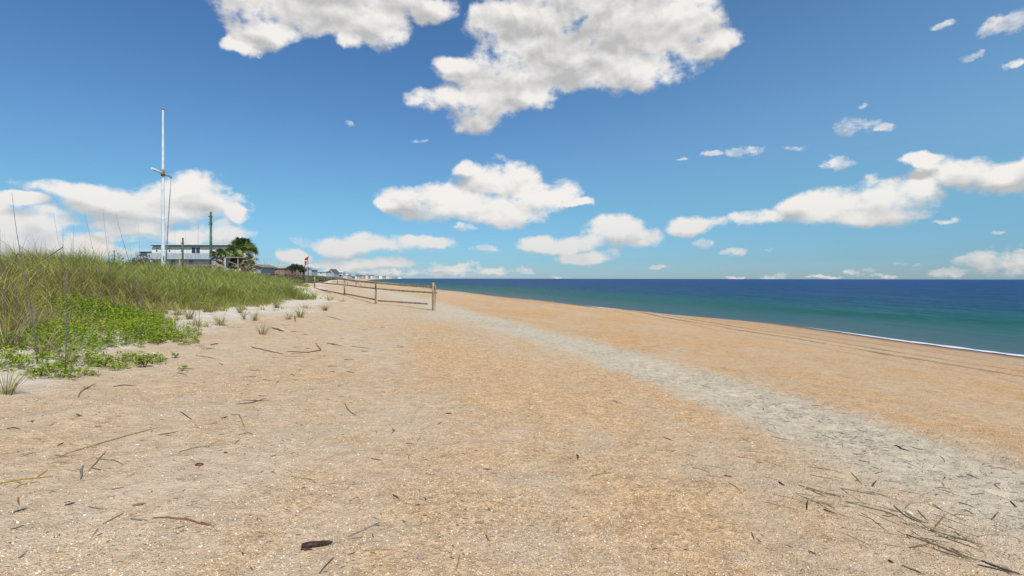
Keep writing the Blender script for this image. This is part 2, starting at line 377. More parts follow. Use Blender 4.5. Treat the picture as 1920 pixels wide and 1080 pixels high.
tag(ground, 'shelly orange and tan sand beach', kind='structure')

# ------------------------------------------------------------------ sea
SEA, t, b = new_mat('sea_water')
tcn = t.n.new('ShaderNodeTexCoord').outputs['Object']; off = t.attr('off')
po = t.sepc(tcn); st = t.vec('MULTIPLY', tcn, (1, .45, 1))
nz = t.noise(st, .05, 4, .6); lo = t.math('LOGARITHM', t.math('ADD', t.math('MULTIPLY', off, t.math('MULTIPLY_ADD', nz, .8, .6)), 1.0), 10.0)
colr = t.ramp(t.math('DIVIDE', lo, 3.5), [(0, (.09,.12,.105)), (.16, (.045,.105,.105)), (.30, (.030,.105,.105)), (.38, (.008,.100,.080)), (.45, (.008,.095,.12)), (.54, (.007,.072,.155)), (.72, (.006,.060,.175)), (1, (.010,.068,.205))])
t.put(b.inputs['Base Color'], colr); b.inputs['Roughness'].default_value = .25; b.inputs['IOR'].default_value = 1.33
b.inputs['Specular IOR Level'].default_value = 0; b.inputs['Roughness'].default_value = 1
w1 = t.noise(t.vec('MULTIPLY', tcn, (1, .5, 1)), 1.6, 6, .62); w2 = t.noise(t.vec('MULTIPLY', tcn, (1, .35, 1)), .22, 4, .6)
w3 = t.noise(t.vec('MULTIPLY', tcn, (1, .4, 1)), .03, 4, .65)
hh = t.math('ADD', t.math('MULTIPLY', w1, .5), t.math('ADD', t.math('MULTIPLY', w2, 2.8), t.math('MULTIPLY', w3, 11.0)))
amp = t.math('MULTIPLY_ADD', t.smooth(off, 2, 60), .85, .15)
bn = t.bump(hh, amp, 1.0); t.put(b.inputs['Normal'], bn)
gl = t.n.new('ShaderNodeBsdfGlossy'); gl.inputs['Roughness'].default_value = .28; t.put(gl.inputs['Normal'], bn)
fr0 = t.n.new('ShaderNodeFresnel'); fr0.inputs[0].default_value = 1.33; t.put(fr0.inputs['Normal'], bn)
gx = t.n.new('ShaderNodeMixShader'); t.put(gx.inputs[0], t.math('MULTIPLY', t.math('MINIMUM', fr0.outputs[0], .55), t.math('MULTIPLY_ADD', t.smooth(off, 0, 14), -.06, .38)))
t.l.new(b.outputs[0], gx.inputs[1]); t.l.new(gl.outputs[0], gx.inputs[2]); t.l.new(gx.outputs[0], t.n['Material Output'].inputs[0])
Yr = np.concatenate([-np.geomspace(400, 3, 25), np.arange(0, 25, .5), np.geomspace(25, 130, 420), np.geomspace(131, 12000, 160)])
dl = np.concatenate([np.arange(-2.5, 0, .25), np.arange(0, 60, .22), np.geomspace(60.5, 400, 180), np.geomspace(405, 16000, 60)])
GY, GD = np.meshgrid(Yr, dl, indexing='ij')
xs = np.interp(GY, [-400, 0, 27, 50, 75, 114, 190, 470, 890, 1600, 3000, 5500, 12000], [130, 30.2, 26.3, 22.2, 12, -1.6, -26, -115, -242, -416, -720, -1226, -2500])
xs = xs*sstep(GD, 2, 25)+xshore(GY)*(1-sstep(GD, 2, 25)); GX = xs+GD
wob = 1.2*fbm(GY*.03, GD*0+2, 2)
sw = .42*np.exp(-((GD-21-wob)/1.9)**2)*(1-.7*sstep(GY, 70, 110))*(.75+.5*vnoise(GY*.1, GY*0))
sw = sw+.16*np.exp(-((GD-31-wob)/2.4)**2)+.06*np.exp(-((GD-10-wob)/1.5)**2)
chop = (.10*fbm(GX*.35, GY*.18, 3)+.05*fbm(GX*1.4, GY*.7, 2))*sstep(GD, 3, 30)*(1-sstep(GD, 200, 400)*(1))
near = (1-sstep(GD, 0, 6)); sw = sw+chop
V = np.stack([GX, GY, sw], -1).reshape(-1, 3)
sea = np_mesh('sea', V, grid_faces(*GX.shape), SEA, attrs=dict(off=np.maximum(GD, 0)), smooth=True)
tag(sea, 'blue green ocean', kind='structure')
# foam where the swash meets the sand
FOAM = mat('sea_foam', (.80,.80,.84), .6, .1, 12, .4)
vs = []; fs = []
Yf = np.concatenate([np.arange(10, 47, .18), np.arange(58, 110, .35)])
wd = np.where(Yf < 47, .34*(1-sstep(Yf, 34, 46))+.22*fbm(Yf*1.3, Yf*0, 3)*(1-sstep(Yf, 30, 46)), .55*np.exp(-((Yf-66)/9)**2)+.14*vnoise(Yf*.6, Yf*0))
wd = np.maximum(wd, .0)
for i, y in enumerate(Yf):
    x = float(xshore(y)); c = .15+.25*float(vnoise(y*.5, 8.0)); k = 8
    for j in range(k):
        u = j/(k-1); xx = x+c+(u-.5)*wd[i]*2; z0 = max(H(xx, y), .02)+.012+.05*math.sin(u*math.pi)*min(1, wd[i]*2)*(.6+.6*random.random())
        vs.append((xx, y, z0))
    if i and wd[i] > .02 and wd[i-1] > .02 and Yf[i]-Yf[i-1] < 1:
        for j in range(k-1): a = (i-1)*k+j; fs.append((a, a+1, a+k+1, a+k))
foam = np_mesh('sea_foam', vs, fs, FOAM, smooth=True); tag(foam, 'thin white foam along the water edge', kind='stuff')

# ------------------------------------------------------------------ shell grit
def chips(name, n, Y0, Y1, smin, smax, label, mask=None, pal=None):
    u = RS.rand(n); Y = np.exp(np.log(Y0)+u*(np.log(Y1)-np.log(Y0))); X = (RS.rand(n)*2.1-1.05)*Y
    ok = (veg_edge(X, Y) < .3)
    dp = X-np.interp(Y, PATH[:, 0], PATH[:, 1]); ok &= (RS.rand(n) > .9*np.exp(-(dp/1.1)**2)) & (RS.rand(n) < .35+.65*sstep(fbm(X*.8, Y*.8, 3), -.35, .25))
    X = X[ok]; Y = Y[ok]; n = len(X); Z = height(X, Y)
    s = (smin+(smax-smin)*RS.rand(n)**3)*(1+Y*.03); a = RS.rand(n)*6.28; k = 5
    V = np.zeros((n, k+1, 3)); tx = RS.randn(n)*.35; ty = RS.randn(n)*.35
    for j in range(k):
        r = s*(.6+.5*RS.rand(n)); an = a+j*2*math.pi/k; ex = np.cos(an)*r; ey = np.sin(an)*r*(.55+.4*RS.rand(n))
        V[:, j] = np.stack([X+ex, Y+ey, Z+.001+ex*tx+ey*ty+s*.15], -1)
    V[:, k] = np.stack([X, Y, Z+s*.45], -1)
    base = np.arange(n)[:, None]*(k+1)
    Fc = np.concatenate([np.stack([base[:, 0]+j, base[:, 0]+(j+1) % k, base[:, 0]+k], 1) for j in range(k)])
    pal = np.array(pal or [(.84,.77,.64),(.78,.66,.49),(.72,.49,.25),(.62,.35,.15),(.60,.49,.35),(.36,.28,.20),(.80,.60,.36),(.24,.17,.12)])
    c = pal[RS.choice(len(pal), n, p=[.10,.2,.19,.14,.13,.08,.12,.04])]*(.8+.3*RS.rand(n))[:, None]
    o = np_mesh(name, V.reshape(-1, 3), Fc, CHIP, cols=np.clip(np.repeat(c, k+1, 0), 0, .95)); tag(o, label, kind='stuff')
chips('shell_grit', 420000, 2.3, 22, .0018, .0078, 'broken orange and white shell grit covering the sand')

# ------------------------------------------------------------------ blade-like plants
def blades(P0, L, head, lean, curl, wid, cbase, ctip, seg=4):
    """arching tapering blades; arrays of n"""
    n = len(P0); V = np.zeros((n, seg+1, 2, 3)); C = np.zeros((n, seg+1, 2, 3))
    hx, hy = np.cos(head), np.sin(head); th = lean.copy(); p = P0.copy(); tw = RS.rand(n)*6.28
    for i in range(seg+1):
        u = i/seg; w_ = wid*(1-u**1.6)*.5+wid*.03
        sx, sy = np.cos(tw), np.sin(tw)
        V[:, i, 0] = p+np.stack([sx*w_, sy*w_, 0*w_], -1); V[:, i, 1] = p-np.stack([sx*w_, sy*w_, 0*w_], -1)
        cc = cbase*(1-u)+ctip*u; C[:, i, 0] = cc; C[:, i, 1] = cc
        st = L/seg; p = p+np.stack([hx*np.sin(th)*st, hy*np.sin(th)*st, np.cos(th)*st], -1); th = np.minimum(th+curl/seg*(1+u), 2.6)
    b0 = (np.arange(n)*(seg+1)*2)[:, None]
    Fc = np.concatenate([b0+np.array([[2*i, 2*i+1, 2*i+3, 2*i+2]]) for i in range(seg)])
    return V.reshape(-1, 3), Fc, C.reshape(-1, 3)
def pick(pal, n, p=None): return np.array(pal)[RS.choice(len(pal), n, p=p)]*(.72+.5*RS.rand(n))[:, None]
GREEN = [(.40,.40,.085),(.33,.37,.065),(.48,.46,.12),(.20,.24,.055),(.55,.46,.18),(.66,.54,.33)]
BRIGHT = [(.38,.50,.05),(.33,.45,.045),(.44,.52,.07),(.40,.42,.10),(.52,.48,.16),(.62,.52,.28)]
def vine_amt(X, Y):
    s = 0
    for (cx, cy, rx, ry) in VP: s = np.maximum(s, 1-((X-cx)/rx)**2-((Y-cy)/ry)**2)
    return s
VP = []
for (px, py, rx, ry) in [(165,592,1.5,1.2),(225,608,1.3,1.0),(285,632,.95,.8),(322,642,.45,.5),(190,640,1.1,.7),(110,650,.9,.7),(50,690,.6,.4),(105,705,.4,.28),(268,682,.38,.28),(205,692,.30,.22),(30,650,.7,.6),(370,575,.6,.5),(140,676,.5,.3)]:
    g = gp(px, py); VP.append((g.x, g.y, rx, ry))
def tufts(n, Y0, Y1, power=0.0):
    Y = Y0+(Y1-Y0)*RS.rand(n)**(1+power); X = -7.5-RS.rand(n)*(1.12*Y+4-5)
    X = np.maximum(X, -60); ok = veg_edge(X, Y) > .1-.5*np.log(.02+RS.rand(n))*np.where(RS.rand(n) < .1, -1, .5)
    ok &= ~((vine_amt(X, Y) > .05) & (RS.rand(n) < .86))
    return X[ok], Y[ok]
X1, Y1 = tufts(3700, 5.0, 22); X2, Y2 = tufts(13000, 20, 62)
TX = np.concatenate([X1, X2]); TY = np.concatenate([Y1, Y2]); nb = np.where(TY < 20, 52, 21)+RS.randint(-18, 22, len(TX))*(1+(TY < 20))//2
ti = np.repeat(np.arange(len(TX)), nb); n = len(ti); TZ = height(TX, TY)
hd = RS.rand(n)*6.28; rr = RS.rand(n)**.7*(.10+.004*TY[ti]); P0 = np.stack([TX[ti]+np.cos(hd)*rr, TY[ti]+np.sin(hd)*rr, TZ[ti]-.03], -1)
ve = veg_edge(TX, TY); hs = (.45+.55*sstep(ve, .2, 2.2))*(1+1.0*fbm(TX*.55, TY*.55, 3))*(.8+.4*RS.rand(len(TX)))
L = .84*hs[ti]*(.35+.75*RS.rand(n)+.35*(RS.rand(n) < .06)); lean = np.abs(RS.randn(n))*.30+rr*2.2; curl = .25+RS.rand(n)*1.2
wid = (.0065+.00045*TY[ti])*(.7+.6*RS.rand(n))
bm_ = sstep(fbm(TX*.16+5, TY*.16, 3)+.35*sstep(TY, 14, 26)*sstep(-TX, 30, 12)-.05, -.05, .35)[ti][:, None]
tone = (.72+.5*RS.rand(len(TX)))[ti][:, None]*np.where((RS.rand(len(TX)) < .14)[ti][:, None], np.array([[1.15,.92,1.1]]), np.array([[1.0,1.0,1.0]])); tone = tone*np.array([1.14,1.12,.92]); cg = tone*pick(GREEN, n, [.26,.22,.18,.14,.12,.08])*(1-bm_)+pick(BRIGHT, n, [.3,.25,.22,.1,.08,.05])*bm_
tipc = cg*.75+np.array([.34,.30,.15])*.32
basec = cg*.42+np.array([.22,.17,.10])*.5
wind = 1.1*(RS.rand(n) < .6); hd2 = np.where(wind > 0, hd*.5+math.pi*.9, hd)
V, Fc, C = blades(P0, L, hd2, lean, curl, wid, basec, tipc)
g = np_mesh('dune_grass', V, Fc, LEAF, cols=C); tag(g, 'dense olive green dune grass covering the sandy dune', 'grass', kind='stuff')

# bright leafy ground cover
def leaves(C0, size, cols, up=.6):
    n = len(C0); nrm = RS.randn(n, 3)*.6; nrm[:, 2] = np.abs(nrm[:, 2])+up; nrm /= np.linalg.norm(nrm, axis=1)[:, None]
    a = RS.randn(n, 3); a -= (a*nrm).sum(1)[:, None]*nrm; a /= np.linalg.norm(a, axis=1)[:, None]; bb = np.cross(nrm, a)
    s = size[:, None]
    V = np.stack([C0-a*s, C0+bb*s*.45-a*s*.2+nrm*s*.1, C0+bb*s*.38+a*s*.5+nrm*s*.1, C0+a*s, C0-bb*s*.38+a*s*.5+nrm*s*.1, C0-bb*s*.45-a*s*.2+nrm*s*.1], 1)
    Fc = np.arange(n*6).reshape(n, 6); return V.reshape(-1, 3), Fc, np.repeat(cols, 6, 0)
VINE = [(.25,.36,.022),(.19,.29,.02),(.31,.41,.03),(.40,.44,.05),(.12,.19,.02)]
cs = []; szs = []
for (cx, cy, rx, ry) in VP:
    m = int(rx*ry*430); X = cx+rx*RS.uniform(-1, 1, m); Y = cy+ry*RS.uniform(-1, 1, m)
    r2 = ((X-cx)/rx)**2+((Y-cy)/ry)**2+.9*fbm(X*2.2, Y*2.2, 3); ok = (r2 < .95) & (fbm(X*3.1+4, Y*3.1, 3) > -.32); X = X[ok]; Y = Y[ok]; r2 = r2[ok]
    hgt = .34*np.sqrt(np.clip(1-r2, 0.05, 1))*(.55+.9*RS.rand(len(X)))*min(1, rx)
    k = 26; i = np.repeat(np.arange(len(X)), k); m2 = len(i); fr = RS.rand(m2)**.6
    an = RS.rand(m2)*6.28; rad = .02+.055*RS.rand(m2)
    xx = X[i]+np.cos(an)*rad+.1*fr*(vnoise(X[i]*9, Y[i]*9)); yy = Y[i]+np.sin(an)*rad
    cs.append(np.stack([xx, yy, height(xx, yy)+fr*hgt[i]+.01], -1)); szs.append(.009+.016*RS.rand(m2))
cs = np.concatenate(cs); szs = np.concatenate(szs)
V, Fc, C = leaves(cs, szs, pick(VINE, len(cs)))
g = np_mesh('beach_groundcover', V, Fc, LEAF, cols=C); tag(g, 'bright green small leaved creeping plants in front of the grass', 'ground cover', kind='stuff')

# individual fringe plants, tufts and stalks
def small_tuft(px, py, h, nb, label, spread=.35, dead=.3, name='grass_tuft', grp='grass tufts at the dune foot'):
    g0 = gp(px, py); hd = RS.rand(nb)*6.28; rr = RS.rand(nb)*.06*h*2
    P0 = np.stack([g0.x+np.cos(hd)*rr, g0.y+np.sin(hd)*rr, np.full(nb, g0.z-.015)], -1)
    c = pick(GREEN, nb); dd = RS.rand(nb) < dead; c[dd] = pick([(.30,.23,.15),(.20,.15,.11),(.42,.34,.22)], int(dd.sum()))
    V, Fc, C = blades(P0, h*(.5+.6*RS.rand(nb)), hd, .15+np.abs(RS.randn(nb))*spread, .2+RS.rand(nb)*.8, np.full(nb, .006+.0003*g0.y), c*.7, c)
    o = np_mesh(name, V, Fc, LEAF, cols=C, loc=g0); tag(o, label, 'grass tuft', grp)
for a in [(610,583,.45,60,'low dark tuft of grass farthest toward the fence on bare sand'),(563,596,.55,80,'spiky grey green tuft where the grass ends near the sand slope'),
          (541,600,.4,40,'thin grass tuft just left of the spiky grey green one'),(492,628,.5,40,'lone upright tuft of half dead stems on pale sand below the dune'),
          (478,602,.45,50,'bristly tuft on the white sand slope under the tall grass'),(590,560,.5,90,'grass tuft beside the leftmost visible fence post'),
          (520,578,.5,60,'green tuft at the lower lip of the dune grass'),(12,742,.5,46,'dry fan of thin stems at the far left edge of the sand'),
          (80,668,.7,60,'tall wispy grass tuft rising out of the green creepers'),(30,600,1.0,80,'big arching pale green grass clump at the left edge'),
          (12,655,.95,110,'tall pale green grass clump cut by the left edge beside the creepers'),(62,628,.85,90,'arching grass clump over the left part of the creepers'),
          (150,625,.7,60,'slim grass clump rising from the middle of the creepers'),(125,690,.6,46,'bristly grey stems in front of the creeping plants'),(450,588,.45,50,'short tuft at the edge of the pale sand patch'),
          (355,600,.55,60,'dark based tuft right of the bright green creepers')]:
    small_tuft(*a)
DARKST = mat('dry_stem', (.13,.10,.09), .8, .3, 20)
def leafy(px, py, h, n, label, name='leafy_seedling'):
    g0 = gp(px, py); root = empty(name, g0, label, 'small plant', 'leafy plants at the dune foot'); mb = MB(); tips = []
    for k in range(max(3, n//9)):
        a = random.random()*6.28; l = h*(.6+.5*random.random()); e = g0+Vector((math.cos(a)*l*.5, math.sin(a)*l*.5, l*.8)); mid = (g0+e)/2+Vector((0,0,l*.1)); mb.tube([g0-Vector((0,0,.01)), mid, e], [.004,.003,.002], 5); tips.append((mid, e))
    mb.build('stem', DARKST, root)
    c0 = np.array([tips[i % len(tips)][0].lerp(tips[i % len(tips)][1], random.random()*1.1)+Vector((random.gauss(0,.02), random.gauss(0,.02), random.gauss(0,.015))) for i in range(n)])
    V, Fc, C = leaves(c0, .012+.01*RS.rand(n), pick(VINE, n)); V = V-np.array(g0)
    o = np_mesh('foliage', V, Fc, LEAF, cols=C, parent=root)
for a in [(413,612,.30,70,'upright bright green seedling on pale sand below the dune grass'),(390,612,.12,24,'tiny two leaved seedling left of the upright green one'),
          (458,600,.28,110,'wide bright green plant at the foot of the dune grass'),(342,697,.11,40,'low green sprig alone on the sand right of the creepers'),
          (196,690,.2,120,'round green plant in front of the creeping patch'),(272,690,.22,150,'compact bright green bush at the lower tip of the creepers'),
          (75,708,.16,110,'low spreading green plant nearest the bottom left sand'),(20,672,.2,100,'leafy green plant at the left edge below the grass'),
          (60,793,.02,6,'single yellow green leaf sprig lying on the sand'),(165,731,.03,10,'few dark green leaves on sand below the creeping plants'),
          (150,783,.02,12,'row of small dark leaves pressed in the sand'),(330,672,.12,50,'small green outlier just below the right end of the creepers')]:
    leafy(*a)
STALK = mat('sea_oat_stem', (.17,.15,.17), .8, .3, 30)
def stalk(px0, py0, px1, py1, Y, label, r=.006, leaf=None):
    b0 = at(px0, py0, Y); t0 = at(px1, py1, Y); zb = H(b0.x, b0.y); d = t0-b0; b0 = b0-d*((b0.z-zb)/max(d.z, .1)); b0.z = zb-.02
    root = empty('sea_oat_stalk', b0, label, 'grass stalk', 'tall dry stalks above the dune grass')
    mb = MB(); pts = []; n = 8
    for i in range(n+1):
        u = i/n; p = b0.lerp(t0, u); p = p+Vector((.03*math.sin(u*3+px0), .03*math.cos(u*2.3), 0))*u*(1-u)*3; pts.append(p)
    mb.tube(pts, [r*(1-.75*i/n) for i in range(n+1)], 5); mb.build('stem', STALK, root)
    if leaf:
        mb = MB(); i0, ex, ez, drop = leaf; p = pts[i0]
        q = [p+Vector((ex*u, 0, ez*math.sin(u*2.2)-drop*u*u)) for u in (0,.25,.5,.75,1)]
        mb.tube(q, [r*.9, r*.8, r*.7, r*.5, r*.2], 5); mb.build('dry_leaf', STALK, root)
ST = [(52,560,22,362,7.5,.0085,(5,-.09,.1,.18),'tall leaning dark stalk at far left with a drooping side leaf'),
 (120,600,118,430,7,.008,(7,-.30,-.08,.12),'dark stalk with broken hooked top beside the far left one'),
 (116,480,100,400,11,.005,None,'thin pale stalk between the two dark hooked stalks'),(202,480,193,392,13,.006,None,'thin leaning stalk left of the white pole and left of the middle pair'),
 (240,485,217,402,13,.009,None,'thick dark stalk leaning left midway to the white pole'),(175,480,158,398,12,.006,None,'slender leaning stalk over the big white cloud edge'),
 (262,480,259,420,15,.005,None,'straight thin stalk left of the building'),(372,505,372,416,12,.006,None,'single straight stalk crossing the long building window side'),
 (355,500,346,430,14,.0045,None,'faint leaning stalk over the cream wall'),(330,500,328,425,14,.004,None,'faint upright stalk right of the white pole'),
 (137,480,137,425,13,.005,None,'short upright stalk by the hooked one'),(160,480,160,435,13,.004,None,'second short upright stalk by the hooked one'),
 (15,480,8,440,10,.005,None,'short stalk at the far left edge'),(3,480,0,430,9,.005,None,'leftmost stalk cut by the photo edge'),
 (70,480,60,440,12,.004,None,'thin short stalk behind the far left stalks'),(205,480,203,440,15,.005,None,'short stalk left of the small dark bush'),
 (222,480,212,445,15,.004,None,'fine stalk above the small dark bush'),(245,480,240,436,14,.004,None,'fine upright stalk before the grey wing'),
 (33,480,28,448,13,.004,None,'faint stalk right of the leftmost pair'),(280,490,283,452,16,.004,None,'faint stalk in front of the grey wing wall')]
for a in ST: stalk(*a[:5], a[7], a[5], a[6])
for i in range(26):
    px = random.uniform(478, 560); py = 500+(px-478)*.14; hh_ = random.uniform(10, 26)
    stalk(px, py+6, px+random.uniform(-4, 4), py-hh_, random.uniform(24, 32), 'thin faint stalk above the dune grass right of the palms', .0045)

# ------------------------------------------------------------------ wood, paint etc.
WOOD = mat('weathered_wood', (.50,.385,.255), .85, .45, 14, .5, (1,1,.12)); WOODL = mat('bleached_wood', (.42,.37,.31), .85, .3, 14, .4)
WHITE = mat('white_paint', (.70,.76,.78), .45, .10, 3); CREAM = mat('cream_siding', (.86,.83,.72), .7, .08, 3, .1)
GREYM = mat('galvanised_sheet', (.50,.57,.64), .5, .2, 5, .1, (4,1,.2)); DARK = mat('dark_trim', (.03,.035,.04), .5); GLASS = mat('dark_glass', (.025,.05,.05), .1, .3, .5, spec=.6)
POLE = mat('green_treated_pole', (.12,.20,.13), .85, .45, 5, .3, (1,1,.2))

# the fence
fr_ = empty('rail_fence', (0,0,0), 'weathered wooden rail fence running from the dune down to the pale sand track', 'fence')
FP = [(812,26.0,1.36),(704.5,30.4,1.20),(646,38.0,1.14),(590,46.0,1.06),(545,54.0,1.0)]
fr_.location = (at(812, 560, 26).x, 26, H(at(812, 560, 26).x, 26)); tops = []
for i, (px, Y, h_) in enumerate(FP):
    x = at(px, 560, Y).x; z = H(x, Y); mb = MB(); mb.tube([(x, Y, z-.3), (x, Y, z+h_*.5), (x+.01, Y, z+h_)], [.058, .054, .052], 10); mb.build('post', WOOD, fr_); tops.append(Vector((x, Y, z)))
x, Y, z = tops[0]; mb = MB(); mb.bar((x+.10, Y+.02, z-.2), (x+.10, Y+.02, z+1.24), .055, .07); mb.build('post', WOOD, fr_)
RAILPX = [(538.5,530.5,524.3,518.3,516.5),(549.5,541.5,534.5,529.5,528)]
for k, ys in enumerate(RAILPX):
    for i in range(4):
        a = at(FP[i][0]+(6 if i == 0 else 0), ys[i], FP[i][1]); b_ = at(FP[i+1][0], ys[i+1], FP[i+1][1]); o_ = Vector((-.03,-.09,0)) if k == 0 else Vector((0,.09,0))
        mb = MB(); mid = (a+b_)/2+Vector((0,0,-.02)); mb.bar(a+o_, mid+o_, .05, .10 if k == 0 else .08); mb.bar(mid+o_, b_+o_, .05, .10 if k == 0 else .08); mb.build('rail', WOOD, fr_)
for (pa, pb, ia, ib) in [((802,570),(709,564.2),0,1),((703,562),(648,551.5),1,2),((644,552),(592,541.5),2,3)]:
    a = at(*pa, FP[ia][1]+.1); b_ = at(*pb, FP[ib][1]+.1); mb = MB(); mb.bar(a, b_, .05, .08); mb.build('rail', WOOD, fr_)

# the far fence and stakes on the beach
ff = empty('far_handrail', at(650, 536, 100), 'small distant wooden handrail on the beach seen through the fence', 'railing')
for (px, y0, y1) in [(633,525.5,538),(651,529.5,538),(667.5,529.4,538)]:
    mb = MB(); a = at(px, y1, 100); b_ = at(px, y0, 100); a.z = H(a.x, a.y)-.1; mb.bar(a, b_, .16, .16); mb.build('post', WOOD, ff)
for a, b_ in [((622,528.6),(650,529.3)),((651.5,529.3),(668,529.4)),((668,529.4),(680,537.5))]:
    mb = MB(); mb.bar(at(*a, 99.8), at(*b_, 99.8), .1, .16); mb.build('rail', WOOD, ff)
for (px, y0, lab) in [(684.5,531,'thin dark stake on the beach just right of the distant handrail'),(695.5,534.5,'shorter dark stake on the beach right of the taller stake')]:
    a = at(px, 537, 95); a.z = H(a.x, a.y)-.1; b_ = at(px, y0, 95); mb = MB(); mb.tube([a, b_], .05, 6); tag(mb.build('stake', WOOD, None, a), lab, 'stake')

# white flagpole with yard
Y = 36.0; base = at(306, 500, Y); base.z = H(base.x, Y)
fp = empty('flagpole', base, 'tall white flagpole with an angled crossarm standing on the grassy dune', 'flagpole')
tp = at(305, 207, Y); jn = at(305.5, 412, Y)
mb = MB(); mb.tube([base-Vector((0,0,.3)), jn-Vector((0,0,.06)), jn-Vector((0,0,.05)), jn+Vector((0,0,.06)), jn+Vector((0,0,.07))]+[jn.lerp(tp, k/8) for k in range(1, 9)], [.125, .118, .128, .128, .10]+[.10-.045*k/8 for k in range(1, 9)], 24); mb.build('pole', WHITE, fp, flat=True)
mb = MB(); mb.tube([tp, tp+Vector((0,0,.03)), tp+Vector((0,0,.10)), tp+Vector((0,0,.13))], [.07,.075,.07,.02], 12); mb.build('finial', mat('rusty_cap', (.42,.16,.12), .6), fp)
ya = at(284.5, 317, Y-1.2); yb = at(320.5, 333, Y+1.2); mb = MB(); mb.tube([ya, yb], [.075, .06], 10); yd = mb.build('yard', WHITE, fp)
mb = MB(); mb.tube([at(305, 322, Y-.14), at(305, 330, Y-.14)], .05, 8); mb.tube([at(305.3, 319, Y), at(305.3, 331, Y)], .13, 12); mb.build('bracket', mat('rusty_steel', (.40,.33,.28), .7, .5, 30), fp)
mb = MB(); mb.tube([yb, at(318.5, 372, Y+.8), at(315, 430, Y+.3), at(312, 492, Y-.1)], .022, 6); mb.tube([yb+Vector((.02,0,0)), at(317, 380, Y+.8), at(313.5, 435, Y+.3), at(311, 492, Y-.1)], .016, 6); mb.build('halyard', mat('rope', (.30,.33,.40), .9), fp)
mb = MB(); mb.tube([at(306.5, 481, Y-.15), at(306.5, 489, Y-.15)], .03, 6); mb.build('cleat', DARK, fp)

# other poles
def pole(px, ytop, Y, r, label, m, bumps=(), name='utility_pole', cat='pole', lean=0):
    b0 = at(px, 505, Y); b0.z = H(b0.x, Y)-.1; t0 = at(px+lean, ytop, Y); root = empty(name, b0, label, cat)
    mb = MB(); mb.tube([b0, (b0+t0)/2, t0], [r*1.15, r*1.05, r*.9], 12); mb.build('shaft', m, root)
    for y in bumps:
        p = at(px+lean, y, Y); mb = MB(); mb.bar(p+Vector((-r*1.7, -r*.6, 0)), p+Vector((r*1.7, -r*.6, 0)), .12, .10); mb.build('bracket', m, root)
pole(395.2, 398, 70, .15, 'tall dark green wooden pole rising beside the palm trees', POLE, (407,419,422))
pole(342.5, 447, 60, .10, 'short grey green wooden post in front of the cream wall', POLE, (457,))
pole(336.5, 479, 55, .07, 'stubby dark post just left of the short grey green post', WOOD)
pole(214, 471, 90, .06, 'tiny far pole with a short crossbar behind the dune left of the building', DARK, (472,), cat='pole')

# ------------------------------------------------------------------ buildings (built at their distance, sized by what they cover)
def pb(mb, x0, x1, y0, y1, Y, dep, rise=0.0):
    """box whose front face covers x0..x1, y0..y1 of the photograph at distance Y, dep metres deep"""
    a = at(x0, y1, Y); b_ = at(x1, y0, Y); mb.box(a.x, b_.x, Y, Y+dep, a.z, b_.z)
D = 100.0
hb = empty('beach_house', at(345, 530, D), 'long cream two storey flat roofed building with blue grey metal band behind the white pole', 'building')
mb = MB()
for i in range(42):       # vertical board siding
    x0 = 284.7+i*3.5; pb(mb, x0, x0+3.35, 462, 476, D, .05)
pb(mb, 284.6, 433, 461.9, 478, D+.05, 9); mb.build('wall', CREAM, hb)
mb = MB(); pb(mb, 282, 432, 487.5, 528, D+.3, 8.5); mb.build('lower_wall', mat('white_siding', (.72,.76,.80), .7, .15, 4), hb)
mb = MB(); pb(mb, 283.4, 434, 460.4, 462, D-.5, 10); rf = mb.build('roof', DARK, hb)
mb = MB(); pb(mb, 283.0, 434.4, 459.3, 460.38, D-.6, 10.2); mb.build('roof_edge', WHITE, rf)
mb = MB(); i = 0
x0 = 276.0
while x0 < 432: pb(mb, x0, x0+.55, 475.6, 487.0, D-1.3+.04*(i % 2), .06); x0 += .58; i += 1
mb.build('metal_railing', GREYM, hb)
mb = MB(); pb(mb, 276, 433, 486.9, 488.0, D-1.28, 2); mb.build('deck_edge', DARK, hb)
for px in (293.8, 317.7, 340.8):
    for (y0, y1) in ((465.9, 468.6), (469.6, 472.3)):
        mb = MB(); pb(mb, px-1.5, px+1.5, y0, y1, D-.08, .1); f = mb.build('window', WHITE, hb); mb = MB(); pb(mb, px-1.2, px+1.2, y0+.3, y1-.3, D-.10, .05); mb.build('pane', GLASS, f)
mb = MB(); pb(mb, 358.8, 375, 464.0, 475.7, D-.08, .1); f = mb.build('window', WHITE, hb)
for (a, b_) in ((359.5, 366.2), (367.9, 374.3)): mb = MB(); pb(mb, a, b_, 464.7, 475.6, D-.11, .05); mb.build('pane', GLASS, f)
for (a, b_) in ((320.5, 323), (324.5, 327.5), (354, 361)): mb = MB(); pb(mb, a, b_, 490, 498, D+.2, .12); mb.build('lower_window', mat('grey_glass', (.30,.32,.33), .3), hb)  # lower panes in a paler grey than the upper glass
mb = MB(); pb(mb, 254, 283.8, 474.2, 528, D+1, 7); wg = mb.build('side_wing', mat('blue_grey_siding', (.42,.47,.54), .7, .12, 4), hb)
mb = MB(); pb(mb, 260.5, 284.2, 472.8, 474.2, D+.5, 8); mb.build('wing_roof', DARK, hb)

